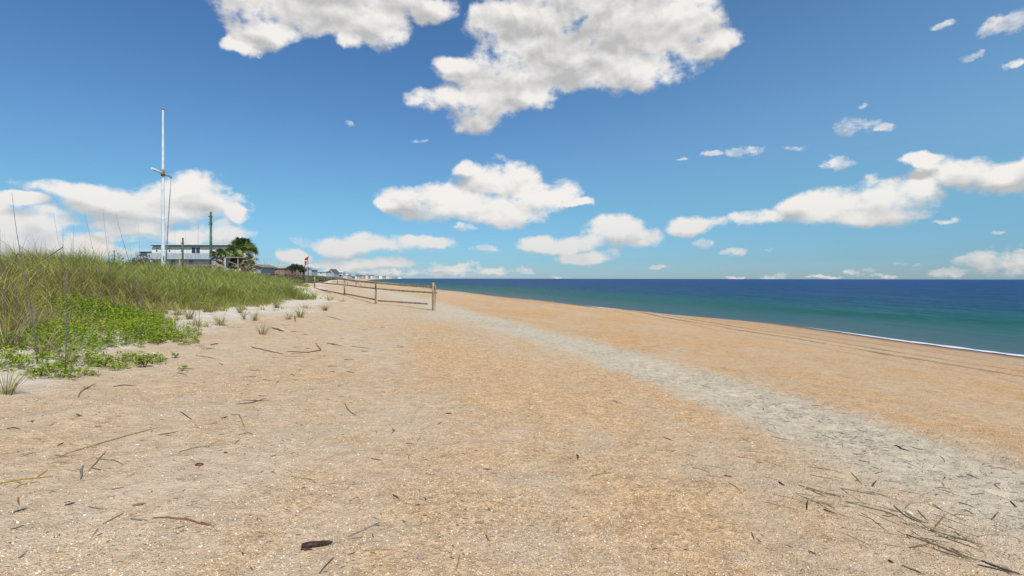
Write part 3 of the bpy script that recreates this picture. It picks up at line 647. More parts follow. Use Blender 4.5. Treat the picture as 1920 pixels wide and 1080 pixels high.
def hut(name, x0, x1, ytop, yeave, ybot, Y, dep, wallc, roofc, label, cat='building', ridge='x', windows=(), over=.4):
    a = at(x0, ybot, Y); b_ = at(x1, yeave, Y); zt = at(x0, ytop, Y).z; z0 = min(H(a.x, Y), a.z)-.3
    root = empty(name, Vector(((a.x+b_.x)/2, Y, z0+.3)), label, cat)
    mb = MB(); mb.box(a.x, b_.x, Y, Y+dep, z0, b_.z)
    if ridge == 'y':
        m = (a.x+b_.x)/2; mb.face([(a.x, Y, b_.z), (b_.x, Y, b_.z), (m, Y, zt-.1)]); mb.face([(a.x, Y+dep, b_.z), (m, Y+dep, zt-.1), (b_.x, Y+dep, b_.z)])
    mb.build('wall', wallc, root); mb = MB(); e = b_.z; o = over
    if ridge == 'x':
        for s in (0, 1):
            ya_, yb_ = (Y-o, Y+dep/2) if s == 0 else (Y+dep/2, Y+dep+o); za, zb_ = (e-.05, zt) if s == 0 else (zt, e-.05)
            mb.hexa([(a.x-o, ya_, za), (b_.x+o, ya_, za), (b_.x+o, yb_, zb_), (a.x-o, yb_, zb_), (a.x-o, ya_, za+.15), (b_.x+o, ya_, za+.15), (b_.x+o, yb_, zb_+.15), (a.x-o, yb_, zb_+.15)])
    elif ridge == 'y':
        m = (a.x+b_.x)/2
        for (xa, xb, za, zb_) in ((a.x-o, m, e-.1, zt), (m, b_.x+o, zt, e-.1)):
            mb.hexa([(xa, Y-o, za), (xb, Y-o, zb_), (xb, Y+dep+o, zb_), (xa, Y+dep+o, za), (xa, Y-o, za+.15), (xb, Y-o, zb_+.15), (xb, Y+dep+o, zb_+.15), (xa, Y+dep+o, za+.15)])
    else: mb.box(a.x-o, b_.x+o, Y-o, Y+dep+o, e, max(zt, e+.2))
    mb.build('roof', roofc, root)
    for (wx0, wx1, wy0, wy1) in windows:
        mb = MB(); pb(mb, wx0, wx1, wy0, wy1, Y-.06, .1); mb.build('window', GLASS, root)
    return root
BRICK = mat('red_brick', (.38,.24,.18), .85, .25, 3); GRN = mat('pale_green_metal_roof', (.42,.50,.44), .5, .12, 2); TANW = mat('tan_stucco', (.56,.49,.41), .8, .15, 3)
BROWN = mat('brown_shingle', (.30,.22,.17), .85, .2, 4); GRYW = mat('grey_siding', (.36,.40,.44), .8, .15, 3); PGREY = mat('grey_roof', (.34,.34,.40), .8, .15, 3); WH2 = mat('pale_wall', (.68,.68,.66), .7, .1, 2)
hut('brick_building', 478, 533, 495.4, 503.4, 512, 170, 12, BRICK, GRN, 'low brick building with a long pale green metal roof right of the palms', windows=((486,489,505,508),(500,504,505,508),(515,518,505,508)))
hut('small_grey_house', 466, 489, 496.8, 501.5, 514, 120, 7, GRYW, BROWN, 'small blue grey house with brown gable roof between palms and brick building', ridge='y', over=.5)
hut('tan_building', 535, 551, 501, 504.5, 514, 200, 10, TANW, BROWN, 'low tan building just right of the green roofed brick building', windows=((538,540,506,509),(544,547,506,509)))
hut('grey_hut', 397, 414, 480.5, 487, 505, 66, 4, GRYW, PGREY, 'little hut with grey pitched roof between green pole and palms', 'hut', ridge='y', over=.25)
hut('narrow_white_house', 566.5, 571.5, 501, 502.5, 516, 240, 8, WH2, WHITE, 'narrow white house directly behind the red flags', ridge='flat', windows=((568,570,504,508),))
hut('grey_cottage', 577, 584, 503.5, 506.5, 516, 260, 8, GRYW, PGREY, 'grey blue cottage just right of the red flags', ridge='y', windows=((580,582,508,511),))
hut('long_white_building', 587, 611, 509, 511, 518, 350, 10, WH2, GRN, 'long low white building with pale roof right of the flags', windows=((592,595,511.5,513.5),(600,603,511.5,513.5)))
hut('dark_gabled_house', 614, 627, 505, 512.5, 520, 420, 12, GRYW, mat('dark_shingle', (.11,.12,.15), .85), 'house with steep dark gabled roof left of the white beach house', ridge='y', windows=((618,620,513,515),))
r_ = hut('white_beach_house', 628.5, 642, 508.5, 511, 521, 500, 10, WH2, WHITE, 'white two storey beach house with balconies at the end of the nearer row', ridge='flat', windows=((630,632.5,511.8,514),(634.5,637,511.8,514),(638.5,640.5,511.8,514),(630,633,516,518.5),(636,639.5,516,518.5)), over=1.2)
mb = MB(); pb(mb, 627.5, 643, 514.6, 515.3, 497, 3); mb.build('balcony', WHITE, r_)
hut('white_annex', 607, 629, 515, 516.2, 521, 480, 8, WH2, WHITE, 'very low white annex in front of the dark gabled house', ridge='flat', windows=((612,614,517,519),))
hut('white_bungalow', 643, 651, 514.5, 516.5, 521, 560, 10, TANW, WHITE, 'small pale bungalow just right of the white beach house', ridge='x')
rr_ = random.Random(5); WL = [WH2, TANW, GRYW, CREAM, PGREY]; RL = [PGREY, BROWN, WHITE, GRN]
wn_ = ['white', 'tan', 'grey', 'cream', 'slate']
farx = [(662,7,6),(668,6,7.5),(674,8,9),(681,6,11),(687,5,7.5),(692,6,8),(698,6,6.5),(704,5,5),(710,6,5),(717,5,4),(724,6,3.6),(731,5,3),(738,6,2.4),(746,6,1.8),(655,5,5)]
for i, (px, wpx, hpx) in enumerate(farx):
    big_ = hpx > 6; hpx = .9+hpx*.55
    Y = float(np.interp(px, [655, 680, 700, 725, 750], [900, 1500, 2300, 4200, 6500])); k = i % 5
    hut('seaside_block', px, px+wpx, 521-hpx, 521-hpx*.8, 522, Y, 18, WL[k], RL[i % 4], '%s %s on the hazy far shore, %s' % (wn_[k], 'apartment block' if big_ else 'low block', ['nearest of the far group','just before the tallest block','left neighbour of the tallest block','tallest of the group','right neighbour of the tallest block','second right of the tallest block','at the middle of the far row','where the blocks begin to shrink','past the middle toward the point','farther along toward the point','low, halfway out on the point','low and faint on the point','third from the tip of the point','last at the tip of the point','small, before the far group begins'][i]), 'building', ridge='flat' if i % 2 else 'y', over=1,
        windows=tuple((px+wpx*u, px+wpx*(u+.16), 521-hpx*.7, 521-hpx*.55) for u in (.15, .45, .72)) if big_ else ())

# shelter, stairs, boardwalk near palms
sh_ = empty('open_shelter', at(434, 505, 58), 'small open shelter with white top beam and dark inside below the palms', 'shelter')
mb = MB(); pb(mb, 420.5, 448, 482.8, 483.9, 58, 1.6); mb.build('roof', mat('aged_beam', (.52,.47,.42), .8, .2, 6), sh_)
for px in (422, 446): mb = MB(); pb(mb, px-.9, px+.6, 484, 512, 58.05, .1); mb.build('post', WH2 if px < 430 else WOOD, sh_)
mb = MB(); pb(mb, 424, 445, 485, 512, 59.4, .1); mb.build('back_wall', mat('painted_shade_board', (.09,.085,.09), .9), sh_)  # near-black board: the shade inside the shelter is put into its colour
mb = MB(); mb.bar(at(424, 489, 58.3), at(444, 497, 58.3), .05, .07); mb.build('brace', WOODL, sh_)
st_ = empty('stair_handrail', at(412, 506, 50), 'pair of pale sloping handrails of a beach stair left of the palms', 'handrail')
for (a, b_, Y) in (((399,493.5),(428,507),50),((404,493.5),(433,507),51.2)):
    mb = MB(); mb.bar(at(*a, Y), at(*b_, Y), .07, .10); mb.build('rail', WOODL, st_)
bw = empty('boardwalk', at(370, 503, 56), 'weathered grey boardwalk edge above the grass in front of the long building', 'boardwalk')
mb = MB(); pb(mb, 345, 402, 497.2, 498.2, 56, 1.4); mb.build('deck', WOODL, bw); mb = MB(); pb(mb, 345, 402, 498.9, 500.0, 56, .06); mb.build('rail', WOOD, bw)
for px in range(346, 402, 9):
    mb = MB(); pb(mb, px, px+1.6, 498.2, 515, 56.07, .1); mb.build('post', WOOD, bw)

# flags
Y = 60.0; b0 = at(573.5, 519, Y); b0.z = H(b0.x, Y)-.1
fl_ = empty('warning_flag_pole', b0, 'thin pole flying two red swimming warning flags beyond the fence', 'flagpole')
mb = MB(); mb.tube([b0, at(578.8, 478, Y)], [.05, .03], 8); mb.build('pole', mat('grey_pole', (.30,.32,.36), .5), fl_)
mb = MB(); mb.tube([at(571.5, 519, Y), at(571.5, 497, Y)], .05, 6); mb.tube([at(578.5, 519, Y), at(578.5, 500, Y)], .04, 6); mb.build('support', mat('dark_pole', (.08,.11,.14), .6), fl_)
RED = mat('red_flag_cloth', (.42,.015,.03), .8, .2, 8)
def flag(cs, name, m, off=0):
    a, b_, c, d = [at(x, y, Y+off) for x, y in cs]; n = 14; vs = []; fs = []
    for i in range(n+1):
        for j in range(9):
            u = i/n; v = j/8; p = (a.lerp(b_, u)).lerp(d.lerp(c, u), v); p.y += .07*math.sin(u*7+v*2)*(1-u*.2)+off*0; vs.append(tuple(p))
    for i in range(n):
        for j in range(8): k = i*9+j; fs.append((k, k+9, k+10, k+1))
    return vs, fs, (lambda u, v: (a.lerp(b_, u)).lerp(d.lerp(c, u), v)+Vector((0, .07*math.sin(u*7+v*2)*(1-u*.2), 0)))
vs, fs, _ = flag([(578.3,480.2),(570.6,486.5),(570.8,488.5),(578.2,488.4)], 'flag', RED)
tp_ = np_mesh('upper_flag', np.array(vs)-np.array(b0), fs, RED, smooth=True, parent=fl_)
vs, fs, fn = flag([(578.4,488.9),(570.4,490.4),(571.3,497.8),(578.4,495.4)], 'flag', RED)
lo_ = np_mesh('lower_flag', np.array(vs)-np.array(b0), fs, RED, smooth=True, parent=fl_)
mb = MB()      # white no-swimming emblem: ring, slash and swimmer
for k in range(20):
    a0, a1 = k*math.pi/10, (k+1)*math.pi/10
    q = [fn(.5+r*math.cos(a)*.9, .5+r*math.sin(a))+Vector((0,-.015,0)) for a, r in ((a0,.40),(a1,.40),(a1,.30),(a0,.30))]; mb.face(q)
q = [fn(.5+x, .5+y)+Vector((0,-.02,0)) for x, y in ((-.28,-.2),(-.2,-.28),(.28,.2),(.2,.28))]; mb.face(q)
q = [fn(.5+x, .5+y)+Vector((0,-.018,0)) for x, y in ((-.22,.12),(.0,-.1),(.12,.0),(-.12,.2))]; mb.face(q)
mb.build('emblem', mat('white_print', (.75,.72,.74), .7), lo_)

# ------------------------------------------------------------------ palms, bushes
TRUNK = mat('palm_trunk', (.20,.16,.13), .9, .5, 8, .6, (1,1,3))
def palm(px, ytop, ybase, Y, cr, label, nlive=26, ndead=26):
    b0 = at(px[0], ybase, Y); b0.z = H(b0.x, Y)-.1; t0 = at(px[1], ytop, Y); t0.z -= cr*.35
    root = empty('palm_tree', b0, label, 'palm tree', 'palms beside the dune shelter')
    mb = MB(); n = 10; pts = [b0.lerp(t0, i/n) for i in range(n+1)]; mb.tube(pts, [.17+.05*math.sin(i*2.3)**2+(.05 if i > 6 else 0) for i in range(n+1)], 9); mb.build('trunk', TRUNK, root)
    def fronds(nf, dead):
        Vs = []; Fs = []; Cs = []; base = 0
        for k in range(nf):
            a = k*2.4+random.random()*.5; e = random.uniform(.3, 1.45) if not dead else random.uniform(-1.25, .3)
            l = cr*(.66+.24*random.random())*(1 if not dead else .72); d = Vector((math.cos(a)*math.cos(e), math.sin(a)*math.cos(e), math.sin(e)))
            org = t0 if not dead else t0-Vector((0,0,random.uniform(.05, cr*1.25)))
            tip = org+d*l*.75+Vector((0,0,-.12*l)); nl = 18
            side = d.cross(Vector((0,0,1))).normalized(); upv = side.cross(d); ro = random.uniform(-1.0, 1.0); side, upv = side*math.cos(ro)+upv*math.sin(ro), upv*math.cos(ro)-side*math.sin(ro)
            c = pick([(.16,.21,.05),(.21,.26,.07),(.10,.14,.04)], 1)[0] if not dead else pick([(.52,.44,.32),(.40,.32,.22),(.64,.55,.41),(.24,.18,.13)], 1)[0]
            hdg = np.zeros(nl); Pn = []; 
            for q in range(nl):
                f = (q/(nl-1)-.5)*2; ang = f*1.9; dv = (d*math.cos(ang)+side*math.sin(ang)).normalized(); ll = l*.62*(1-.25*abs(f))*(.85+.3*random.random())
                w0 = side*math.cos(ang)*.045*cr/1.5-d*math.sin(ang)*.045*cr/1.5; dr = Vector((0,0,-ll*(.28+.2*random.random())*(1.6 if dead else 1)))
                m_ = tip+dv*ll*.55+dr*.25+upv*.03; e_ = tip+dv*ll+dr
                Vs += [tip-w0*.6, tip+w0*.6, m_+w0, m_-w0, e_]; Fs += [(base, base+1, base+2, base+3), (base+3, base+2, base+4, base+4)]; base += 5
                cc = c*random.uniform(.8, 1.25); Cs += [cc]*5
            s_ = side*.02; Vs += [org-s_, org+s_, tip+s_, tip-s_, tip]; Fs += [(base, base+1, base+2, base+3)]; Cs += [c*1.1]*5; base += 5
        V = np.array([tuple(v) for v in Vs])-np.array(b0)
        Fa = np.array([f for f in Fs if len(set(f)) == 4]); Ft = np.array([f for f in Fs if len(set(f)) == 3])
        tri = np.concatenate([Fa[:, [0,1,2]], Fa[:, [0,2,3]], Ft[:, :3]])
        return np_mesh('dead_fronds' if dead else 'crown', V, tri, LEAF, cols=np.array(Cs), parent=root)
    fronds(nlive, False); fronds(ndead, True)
palm((452,452), 457, 503, 62, 1.75, 'tallest palm with a full green crown over dry hanging fronds', 34, 60)
palm((415,413), 475, 503, 60, 1.25, 'small palm at the left of the group against the green pole', 22, 34)
palm((433,432), 471, 505, 64, 1.3, 'middle palm tucked left of the tallest one mostly dry fronds', 18, 46)
palm((463,466), 468, 505, 61, 1.45, 'palm leaning out at the right side of the group', 24, 46)
palm((442,441), 464, 505, 65, 1.3, 'palm directly behind the shelter touching the tallest crown', 20, 44)
palm((445,444), 482, 508, 59, .9, 'low shaggy palm by the shelter opening with brown skirt', 12, 36)
palm((470,469), 492, 508, 58, .8, 'shortest dry palm at the right foot of the group', 8, 30)
def bush(px, py, Y, w_, h_, label, pal, name='shrub', cat='shrub', dens=900, ls=.07, grp=None):
    c = at(px, py, Y); z0 = H(c.x, Y); root = empty(name, Vector((c.x, Y, z0)), label, cat, grp)
    top = max(c.z, z0+.4); n = dens; a = RS.rand(n)*6.28; r = RS.rand(n)**.45; ph = RS.rand(n)
    X = c.x+np.cos(a)*r*w_*(1-ph**3*.6); Yy = Y+np.sin(a)*r*w_*.7; Z = z0+(top-z0)*ph*(1-.45*r**2)*(.8+.4*RS.rand(n))+.25*fbm(X*2, Yy*2, 2)
    V, Fc, C = leaves(np.stack([X, Yy, Z], -1), ls*(.7+.6*RS.rand(n)), pick(pal, n), .3); V = V-np.array((c.x, Y, z0))
    np_mesh('foliage', V, Fc, LEAF, cols=C, parent=root)
    mb = MB(); b0 = Vector((c.x, Y, z0))
    for k in range(5): mb.tube([b0, b0+Vector((random.uniform(-.5,.5)*w_, random.uniform(-.3,.3)*w_, (top-z0)*.7))], [.05,.015], 5)
    mb.build('stem', TRUNK, root)
DG = [(.06,.09,.03),(.09,.12,.04),(.045,.065,.025),(.13,.14,.07)]
bush(221, 480, 40, 1.3, 1, 'small dark bush on the skyline left of the building', DG)
bush(268, 481, 34, 1.3, 1, 'larger dark green bush in front of the grey wing', DG, dens=1400)
bush(258, 486, 33, 1.2, 1, 'low bush fading into the grass left of the larger dark green bush', DG)
bush(380, 490, 70, 1.1, 1, 'yellowish shrub at the right end of the lower wall', [(.26,.24,.08),(.34,.28,.12),(.15,.17,.06)], dens=800)
bush(367, 492, 72, .8, 1, 'small brownish shrub beside the yellowish one', [(.26,.18,.11),(.2,.15,.08)], dens=500)
def small_tree(px, ytop, Y, w_, label, palm_like=False):
    c = at(px, ytop, Y); z0 = H(c.x, Y); root = empty('tree', Vector((c.x, Y, z0)), label, 'tree'); top = c
    mb = MB(); mb.tube([(c.x, Y, z0-.1), (c.x+.1, Y, (z0+c.z)/2), (c.x, Y, c.z-.5)], [.25,.2,.1], 7)
    for k in range(4):
        a = k*1.7; mb.tube([(c.x, Y, c.z-2), (c.x+math.cos(a)*w_*.5, Y+math.sin(a)*w_*.5, c.z-.8)], [.1,.04], 5)
    mb.build('trunk', TRUNK, root)
    n = 1200; v = RS.randn(n, 3); v /= np.linalg.norm(v, axis=1)[:, None]; r = RS.rand(n)**.4; P_ = v*r[:, None]*np.array([w_, w_, w_*.65]); P_ += .4*w_*np.stack([vnoise(v[:, 0]*3+5, v[:, 2]*3), vnoise(v[:, 1]*3, v[:, 2]*3+8), vnoise(v[:, 0]*4, v[:, 1]*4)], -1)
    V, Fc, C = leaves(P_+np.array([c.x, Y, c.z-w_*.4]), .16*(.7+.6*RS.rand(n)), pick(DG, n), .3)
    np_mesh('crown', V-np.array([c.x, Y, z0]), Fc, LEAF, cols=C, parent=root)
small_tree(553, 497.5, 150, 1.1, 'small dark tree over the tan building'); small_tree(562.5, 499, 155, 1.2, 'round green tree just left of the red flags')
small_tree(548, 502, 160, 1.0, 'low bushy tree left of the small dark tree'); small_tree(568, 505, 150, .9, 'low tree at the foot of the flags')
small_tree(655, 513.5, 800, 4.5, 'dark distant tree before the far shore blocks'); small_tree(670, 513.5, 1000, 5, 'dark distant tree among the first far shore blocks')

# far dune scrub
n = 60000; Y = np.exp(RS.uniform(np.log(55), np.log(900), n)); dd = 40.5+RS.rand(n)**1.5*45*(1+Y/400); X = xshore(Y)-dd
ok = veg_edge(X, Y) > .5; X = X[ok]; Y = Y[ok]; dd = dd[ok]; n = len(X)
ok2 = fbm(X*.08, Y*.05, 3) > -.25; X = X[ok2]; Y = Y[ok2]; n = len(X)
Z = height(X, Y)+RS.rand(n)*.5*(1+.8*fbm(X*.1, Y*.1, 2))
V, Fc, C = leaves(np.stack([X, Y, Z], -1), (.14+.0012*Y)*(.6+.8*RS.rand(n)), pick([(.11,.14,.045),(.15,.17,.06),(.08,.10,.04),(.22,.19,.10)], n), .2)
g = np_mesh('dune_scrub', V, Fc, LEAF, cols=C); tag(g, 'low green scrub covering the distant dunes', 'scrub', kind='stuff')

# ------------------------------------------------------------------ twigs, reeds and small finds on the sand
TC = dict(reed=mat('dry_reed', (.40,.30,.13), .7, .3, 60), dark=mat('dark_twig', (.10,.08,.065), .85, .3, 60), brown=mat('brown_twig', (.26,.14,.08), .8, .3, 60),
          grey=mat('grey_twig', (.26,.24,.21), .85, .3, 60), olive=mat('olive_reed', (.30,.25,.13), .8, .35, 60), gold=mat('golden_reed', (.50,.36,.10), .7, .3, 60))
def sand_tube(mb, pts, r, lift=0.0):
    P_ = [gp(*p) for p in pts]; q = []
    for a, b_ in zip(P_[:-1], P_[1:]):
        m = max(3, int((b_-a).length/.05)); m = min(m, 14)
        for i in range(m): p = a.lerp(b_, i/m); q.append(p)
    q.append(P_[-1]); L_ = len(q); out = []
    for i, p in enumerate(q):
        j = .45*r*math.sin(i*1.3+P_[0].x*9); z = H(p.x, p.y); u = i/(L_-1)
        out.append(Vector((p.x+j, p.y+j*.5, z+r*.75+lift*(.3+u))))
    mb.tube(out, [r*(1.05-.55*abs(2*i/(L_-1)-.8)**2) for i in range(L_)], 6)
    return P_[0]
def twig(segs, r, c, label, name='twig', cat='twig', grp='twigs and reeds on the sand', lift=.003):
    mb = MB(); b0 = None; r = r*.8
    for i, s in enumerate(segs):
        p = sand_tube(mb, s, r*(1 if i == 0 else .75), lift); b0 = b0 or p
    o = mb.build(name, TC[c], None, b0); return tag(o, label, cat, grp)
def c6(*p): return [(x/3, 720+y/3) for x, y in p]
def c7(*p): return [(640+x/3, 720+y/3) for x, y in p]
def c8(*p): return [(1280+x/3, 720+y/3) for x, y in p]
def c5(*p): return [(300+x/4.8, 460+y/4.8) for x, y in p]
TW = [
 ([c6((380,397),(640,320),(900,248)), c6((290,430),(385,398))], .0065, 'reed', 'longest straight tan reed stem lying on the sand at left'),
 ([c6((1010,390),(1205,347))], .005, 'olive', 'straight olive reed right of the longest tan reed'),
 ([c6((500,500),(595,390)), c6((520,480),(605,503)), c6((540,430),(640,435),(700,465))], .006, 'olive', 'crossed forked twig below the longest tan reed'),
 ([c6((465,475),(455,545))], .010, 'grey', 'short thick grey stub left of the crossed twig'),
 ([c6((0,570),(140,548),(300,535)), c6((190,545),(270,500)), c6((80,600),(120,575),(215,560))], .007, 'gold', 'golden reed spray at the left edge of the photo'),
 ([c6((265,458),(330,448),(395,458))], .0045, 'reed', 'thin curved reed above the golden spray'),
 ([c6((310,425),(470,402))], .004, 'reed', 'faint straight straw right above the thin curved reed'),
 ([c6((105,650),(108,690))], .006, 'brown', 'tiny upright brown stub under the golden spray'),
 ([c6((80,738),(155,717))], .007, 'dark', 'short dark stick near the left edge below the golden spray'),
 ([c6((368,690),(425,678))], .006, 'dark', 'small dark sliver right of the short dark stick'),
 ([c6((500,705),(605,720))], .005, 'grey', 'pale grey sliver half sunk in the sand'),
 ([c6((580,800),(697,740))], .005, 'olive', 'slanting thin stick left of the long brown root'),
 ([c6((520,870),(555,820))], .004, 'reed', 'faint short stalk below the slanting thin stick'),
 ([c6((745,700),(785,690),(825,682))], .009, 'olive', 'fat leaf like fragment above the long brown root'),
 ([c6((868,765),(950,762),(1050,768),(1120,790),(1200,808)), c6((1130,785),(1195,800))], .0065, 'brown', 'long reddish brown root curving across the lower left sand'),
 ([c6((740,768),(830,775))], .006, 'grey', 'grey sliver touching the left end of the brown root'),
 ([c6((1800,1078),(1850,1020),(1885,990))], .005, 'dark', 'thin dark twig at the bottom edge right of the driftwood'),
 ([c6((1330,118),(1420,110),(1500,85)), c6((1360,95),(1515,100)), c6((1455,70),(1505,75))], .006, 'dark', 'knotted little bundle of dark twigs upper left of centre'),
 ([c6((1015,160),(1080,207))], .006, 'dark', 'dark slanted stick left of the hooked twig'),
 ([c6((1310,180),(1345,175),(1380,255)), c6((1340,290),(1400,278),(1425,295))], .0055, 'olive', 'hooked bent twig under the dark bundle'),
 ([c6((1250,197),(1282,190))], .007, 'dark', 'tiny dark chip left of the hooked bent twig'),
 ([c6((895,293),(1000,275)), c6((930,300),(965,296))], .005, 'dark', 'pair of short twigs off the tip of the longest reed'),
 ([c6((640,20),(700,12),(770,15))], .007, 'dark', 'dark root end poking out below the green creepers'),
 ([c6((440,80),(455,50),(535,5))], .009, 'grey', 'curved grey root at the foot of the dune plants'),
 ([c6((40,258),(80,255),(120,265))], .005, 'dark', 'dark twig by the row of small leaves'),
 ([c6((1655,530),(1720,535),(1780,555))], .005, 'gold', 'yellowish thin reed alone on the gritty sand'),
 ([c6((325,355),(362,340))], .005, 'dark', 'short dark stub left of the longest reed'),
 ([c6((120,415),(210,390))], .004, 'grey', 'thin bleached straw left of the longest reed base'),
 ([c6((1320,345),(1350,320))], .006, 'olive', 'small olive stub below the hooked twig'),
 ([c6((1525,415),(1558,405))], .006, 'olive', 'leafy olive chip right of the red brown shell'),
 ([c7((20,115),(40,150),(85,185))], .007, 'olive', 'bent olive stick left of the centre sand'),
 ([c7((285,262),(308,266)), c7((285,280),(305,265))], .007, 'dark', 'small black v shaped twig near the centre left'),
 ([c7((40,870),(130,830),(225,790)), c7((60,880),(125,868)), c7((180,805),(222,803))], .0055, 'grey', 'forked grey branchlet above the orange cross twig'),
 ([c7((135,945),(210,938),(285,940)), c7((165,975),(203,925))], .0045, 'gold', 'orange cross shaped twig near the bottom'),
 ([c7((650,1060),(660,1020),(670,970))], .0055, 'reed', 'upright tan straw at the bottom centre'),
 ([c7((818,855),(828,880),(842,893))], .007, 'olive', 'curled olive pod above the upright tan straw'),
 ([c7((1410,522),(1460,508),(1522,500))], .0055, 'olive', 'straight olive stick right of centre on orange sand'),
 ([c7((800,485),(850,488))], .005, 'dark', 'short level dark stick in the centre of the sand'),
 ([c7((590,168),(625,170))], .008, 'dark', 'stubby dark fragment upper centre'),
 ([c7((1325,400),(1333,430)), c7((1330,400),(1340,420))], .006, 'dark', 'small dark twin splinter above the olive stick'),
 ([c7((1530,95),(1555,103),(1580,105))], .007, 'olive', 'olive scrap at the edge of the pale track'),
 ([c7((295,632),(325,652))], .007, 'dark', 'dark slanted stub left of the two pebbles'),
 ([c7((545,232),(566,217))], .006, 'dark', 'dark splinter right of the black v twig'),
 ([c7((1815,300),(1870,325)), c7((1850,385),(1880,375))], .005, 'dark', 'thin dark twig by the lower border of the pale track'),
 ([c7((365,338),(400,340)), c7((430,325),(445,308))], .005, 'dark', 'two tiny twig ends between v twig and centre'),
 ([c7((375,395),(385,435)), c7((375,415),(400,395))], .004, 'olive', 'small y shaped twig under the tiny ends'),
 ([c7((168,422),(235,436))], .005, 'brown', 'reddish stick left of the small y twig'),
 ([c7((475,505),(520,520))], .004, 'reed', 'thin straw above the dark slanted stub'),
 ([c7((470,648),(482,665)), c7((418,685),(455,682))], .005, 'dark', 'dark comma shaped stub left of the pebbles'),
 ([c7((755,785),(803,793))], .008, 'olive', 'olive brown chunk below the two pebbles'),
 ([c7((935,640),(990,638))], .004, 'olive', 'hair thin level straw right of the pebbles'),
 ([c8((650,570),(800,612),(900,645)), c8((740,605),(810,640)), c8((690,590),(940,640))], .0055, 'reed', 'long bundled reed at the upper end of the right hand wrack line'),
 ([c8((920,660),(1000,690),(1110,710),(1200,740)), c8((930,668),(1100,712)), c8((1125,740),(1160,748),(1200,745))], .006, 'olive', 'matted reed stem in the middle of the right wrack line'),
 ([c8((1190,685),(1260,745),(1330,778),(1400,785)), c8((1325,712),(1390,780)), c8((1260,730),(1385,788))], .0055, 'olive', 'curved reed bundle hugging the white shell'),
 ([c8((1425,800),(1493,733))], .0065, 'olive', 'short straight stick standing across the wrack line'),
 ([c8((1395,817),(1550,875),(1720,920)), c8((1440,855),(1690,945))], .0055, 'olive', 'pair of long parallel reeds near the right corner'),
 ([c8((1260,850),(1420,905),(1560,965),(1680,1000)), c8((1440,935),(1660,1000)), c8((1520,930),(1620,990))], .0065, 'olive', 'thick tangled reed at the lower right corner'),
 ([c8((1680,1000),(1800,1040),(1915,1078)), c8((1660,1020),(1890,1076))], .0075, 'dark', 'dark reed end running off the lower right corner'),
 ([c8((1280,922),(1350,912),(1430,885))], .006, 'brown', 'brown stick crossing the thick tangled reed'),
 ([c8((540,550),(578,577))], .008, 'dark', 'stout dark stub left of the bundled reed'),
 ([c8((705,660),(700,715))], .006, 'dark', 'short dark upright piece below the bundled reed'),
 ([c8((795,710),(857,730))], .006, 'dark', 'dark slanted piece under the matted reed'),
 ([c8((725,658),(820,685),(860,705)), c8((760,690),(800,655))], .005, 'reed', 'tan twig with a side prong under the bundled reed'),
 ([c8((1070,578),(1092,548))], .008, 'dark', 'stubby dark piece above the matted reed'),
 ([c8((890,590),(1000,610),(1110,630)), c8((960,615),(1015,585))], .005, 'olive', 'loose olive reed between bundled and matted reeds'),
 ([c8((1420,583),(1480,600),(1550,628))], .006, 'gold', 'golden reed alone on the pale track at right'),
 ([c8((950,500),(1015,570))], .004, 'reed', 'thin pale straw slanting down to the wrack line'),
 ([c8((705,465),(880,495)), c8((720,510),(900,545))], .0045, 'olive', 'two thin parallel straws at the top of the wrack line'),
 ([c8((1240,1022),(1310,1050),(1370,1078))], .006, 'olive', 'olive reed at the bottom edge left of the corner tangle'),
 ([c8((1160,998),(1190,1010))], .007, 'dark', 'small dark stub above the bottom edge olive reed'),
 ([c8((135,625),(178,592))], .007, 'olive', 'lone olive stub on orange sand left of the wrack line'),
 ([c8((235,513),(285,530))], .005, 'dark', 'thin dark stick left of the stout dark stub'),
 ([c8((1195,345),(1230,365),(1280,380))], .008, 'dark', 'dark bent root piece on the pale track'),
 ([c8((1845,668),(1885,700))], .007, 'dark', 'dark stub at the right edge on the pale track'),
 ([c8((1740,765),(1780,718))], .005, 'dark', 'hooked dark twig near the right edge'),
 ([c8((260,555),(325,600))], .004, 'olive', 'thin olive straw left of the bundled reed'),
 ([c8((960,392),(1050,395))], .005, 'olive', 'level olive straw near a shallow footprint'),
 ([c8((390,840),(410,890)), c8((420,870),(450,895))], .004, 'brown', 'pair of fine curved stems on orange grit at lower right'),
 ([c8((720,948),(765,968))], .005, 'olive', 'small olive splinter on the orange grit near the bottom'),
 ([c8((500,295),(610,320))], .005, 'olive', 'straw lying along the pale track upper border'),
 ([c8((365,378),(460,388))], .004, 'reed', 'pale straw at the left border of the track'),
 ([c8((1255,700),(1295,665))], .006, 'olive', 'twig poking up behind the white shell'),
 ([c8((1340,665),(1415,655))], .004, 'gold', 'thin golden stem right of the white shell'),
 ([c5((1010,750),(1060,762),(1115,782))], .022, 'dark', 'short charred stick on the sand slope left of centre'),
 ([c5((820,920),(960,955),(1120,990))], .012, 'brown', 'long thin brown stem on pinkish sand below the dune'),
 ([c5((1150,960),(1340,970),(1450,950),(1400,885))], .012, 'dark', 'kinked dark twig with raised end below the fence'),
 ([c5((1500,885),(1640,910))], .010, 'dark', 'dark stem right of the kinked twig'),
 ([c5((320,1000),(430,1015),(510,1030))], .010, 'grey', 'grey stick lying right of the creeping plants'),
 ([c5((455,905),(530,890))], .012, 'dark', 'dark chip on sand below the upright seedling'),
 ([c5((1725,915),(1900,935))], .009, 'olive', 'thin olive stem far right of the kinked twig'),
 ([c5((1215,640),(1218,695))], .018, 'dark', 'short dark peg standing in the sand near the dune tip'),
 ([c5((1500,640),(1640,680))], .012, 'olive', 'drooping straw end past the last grass tufts'),
]
for a in TW: twig(*a)
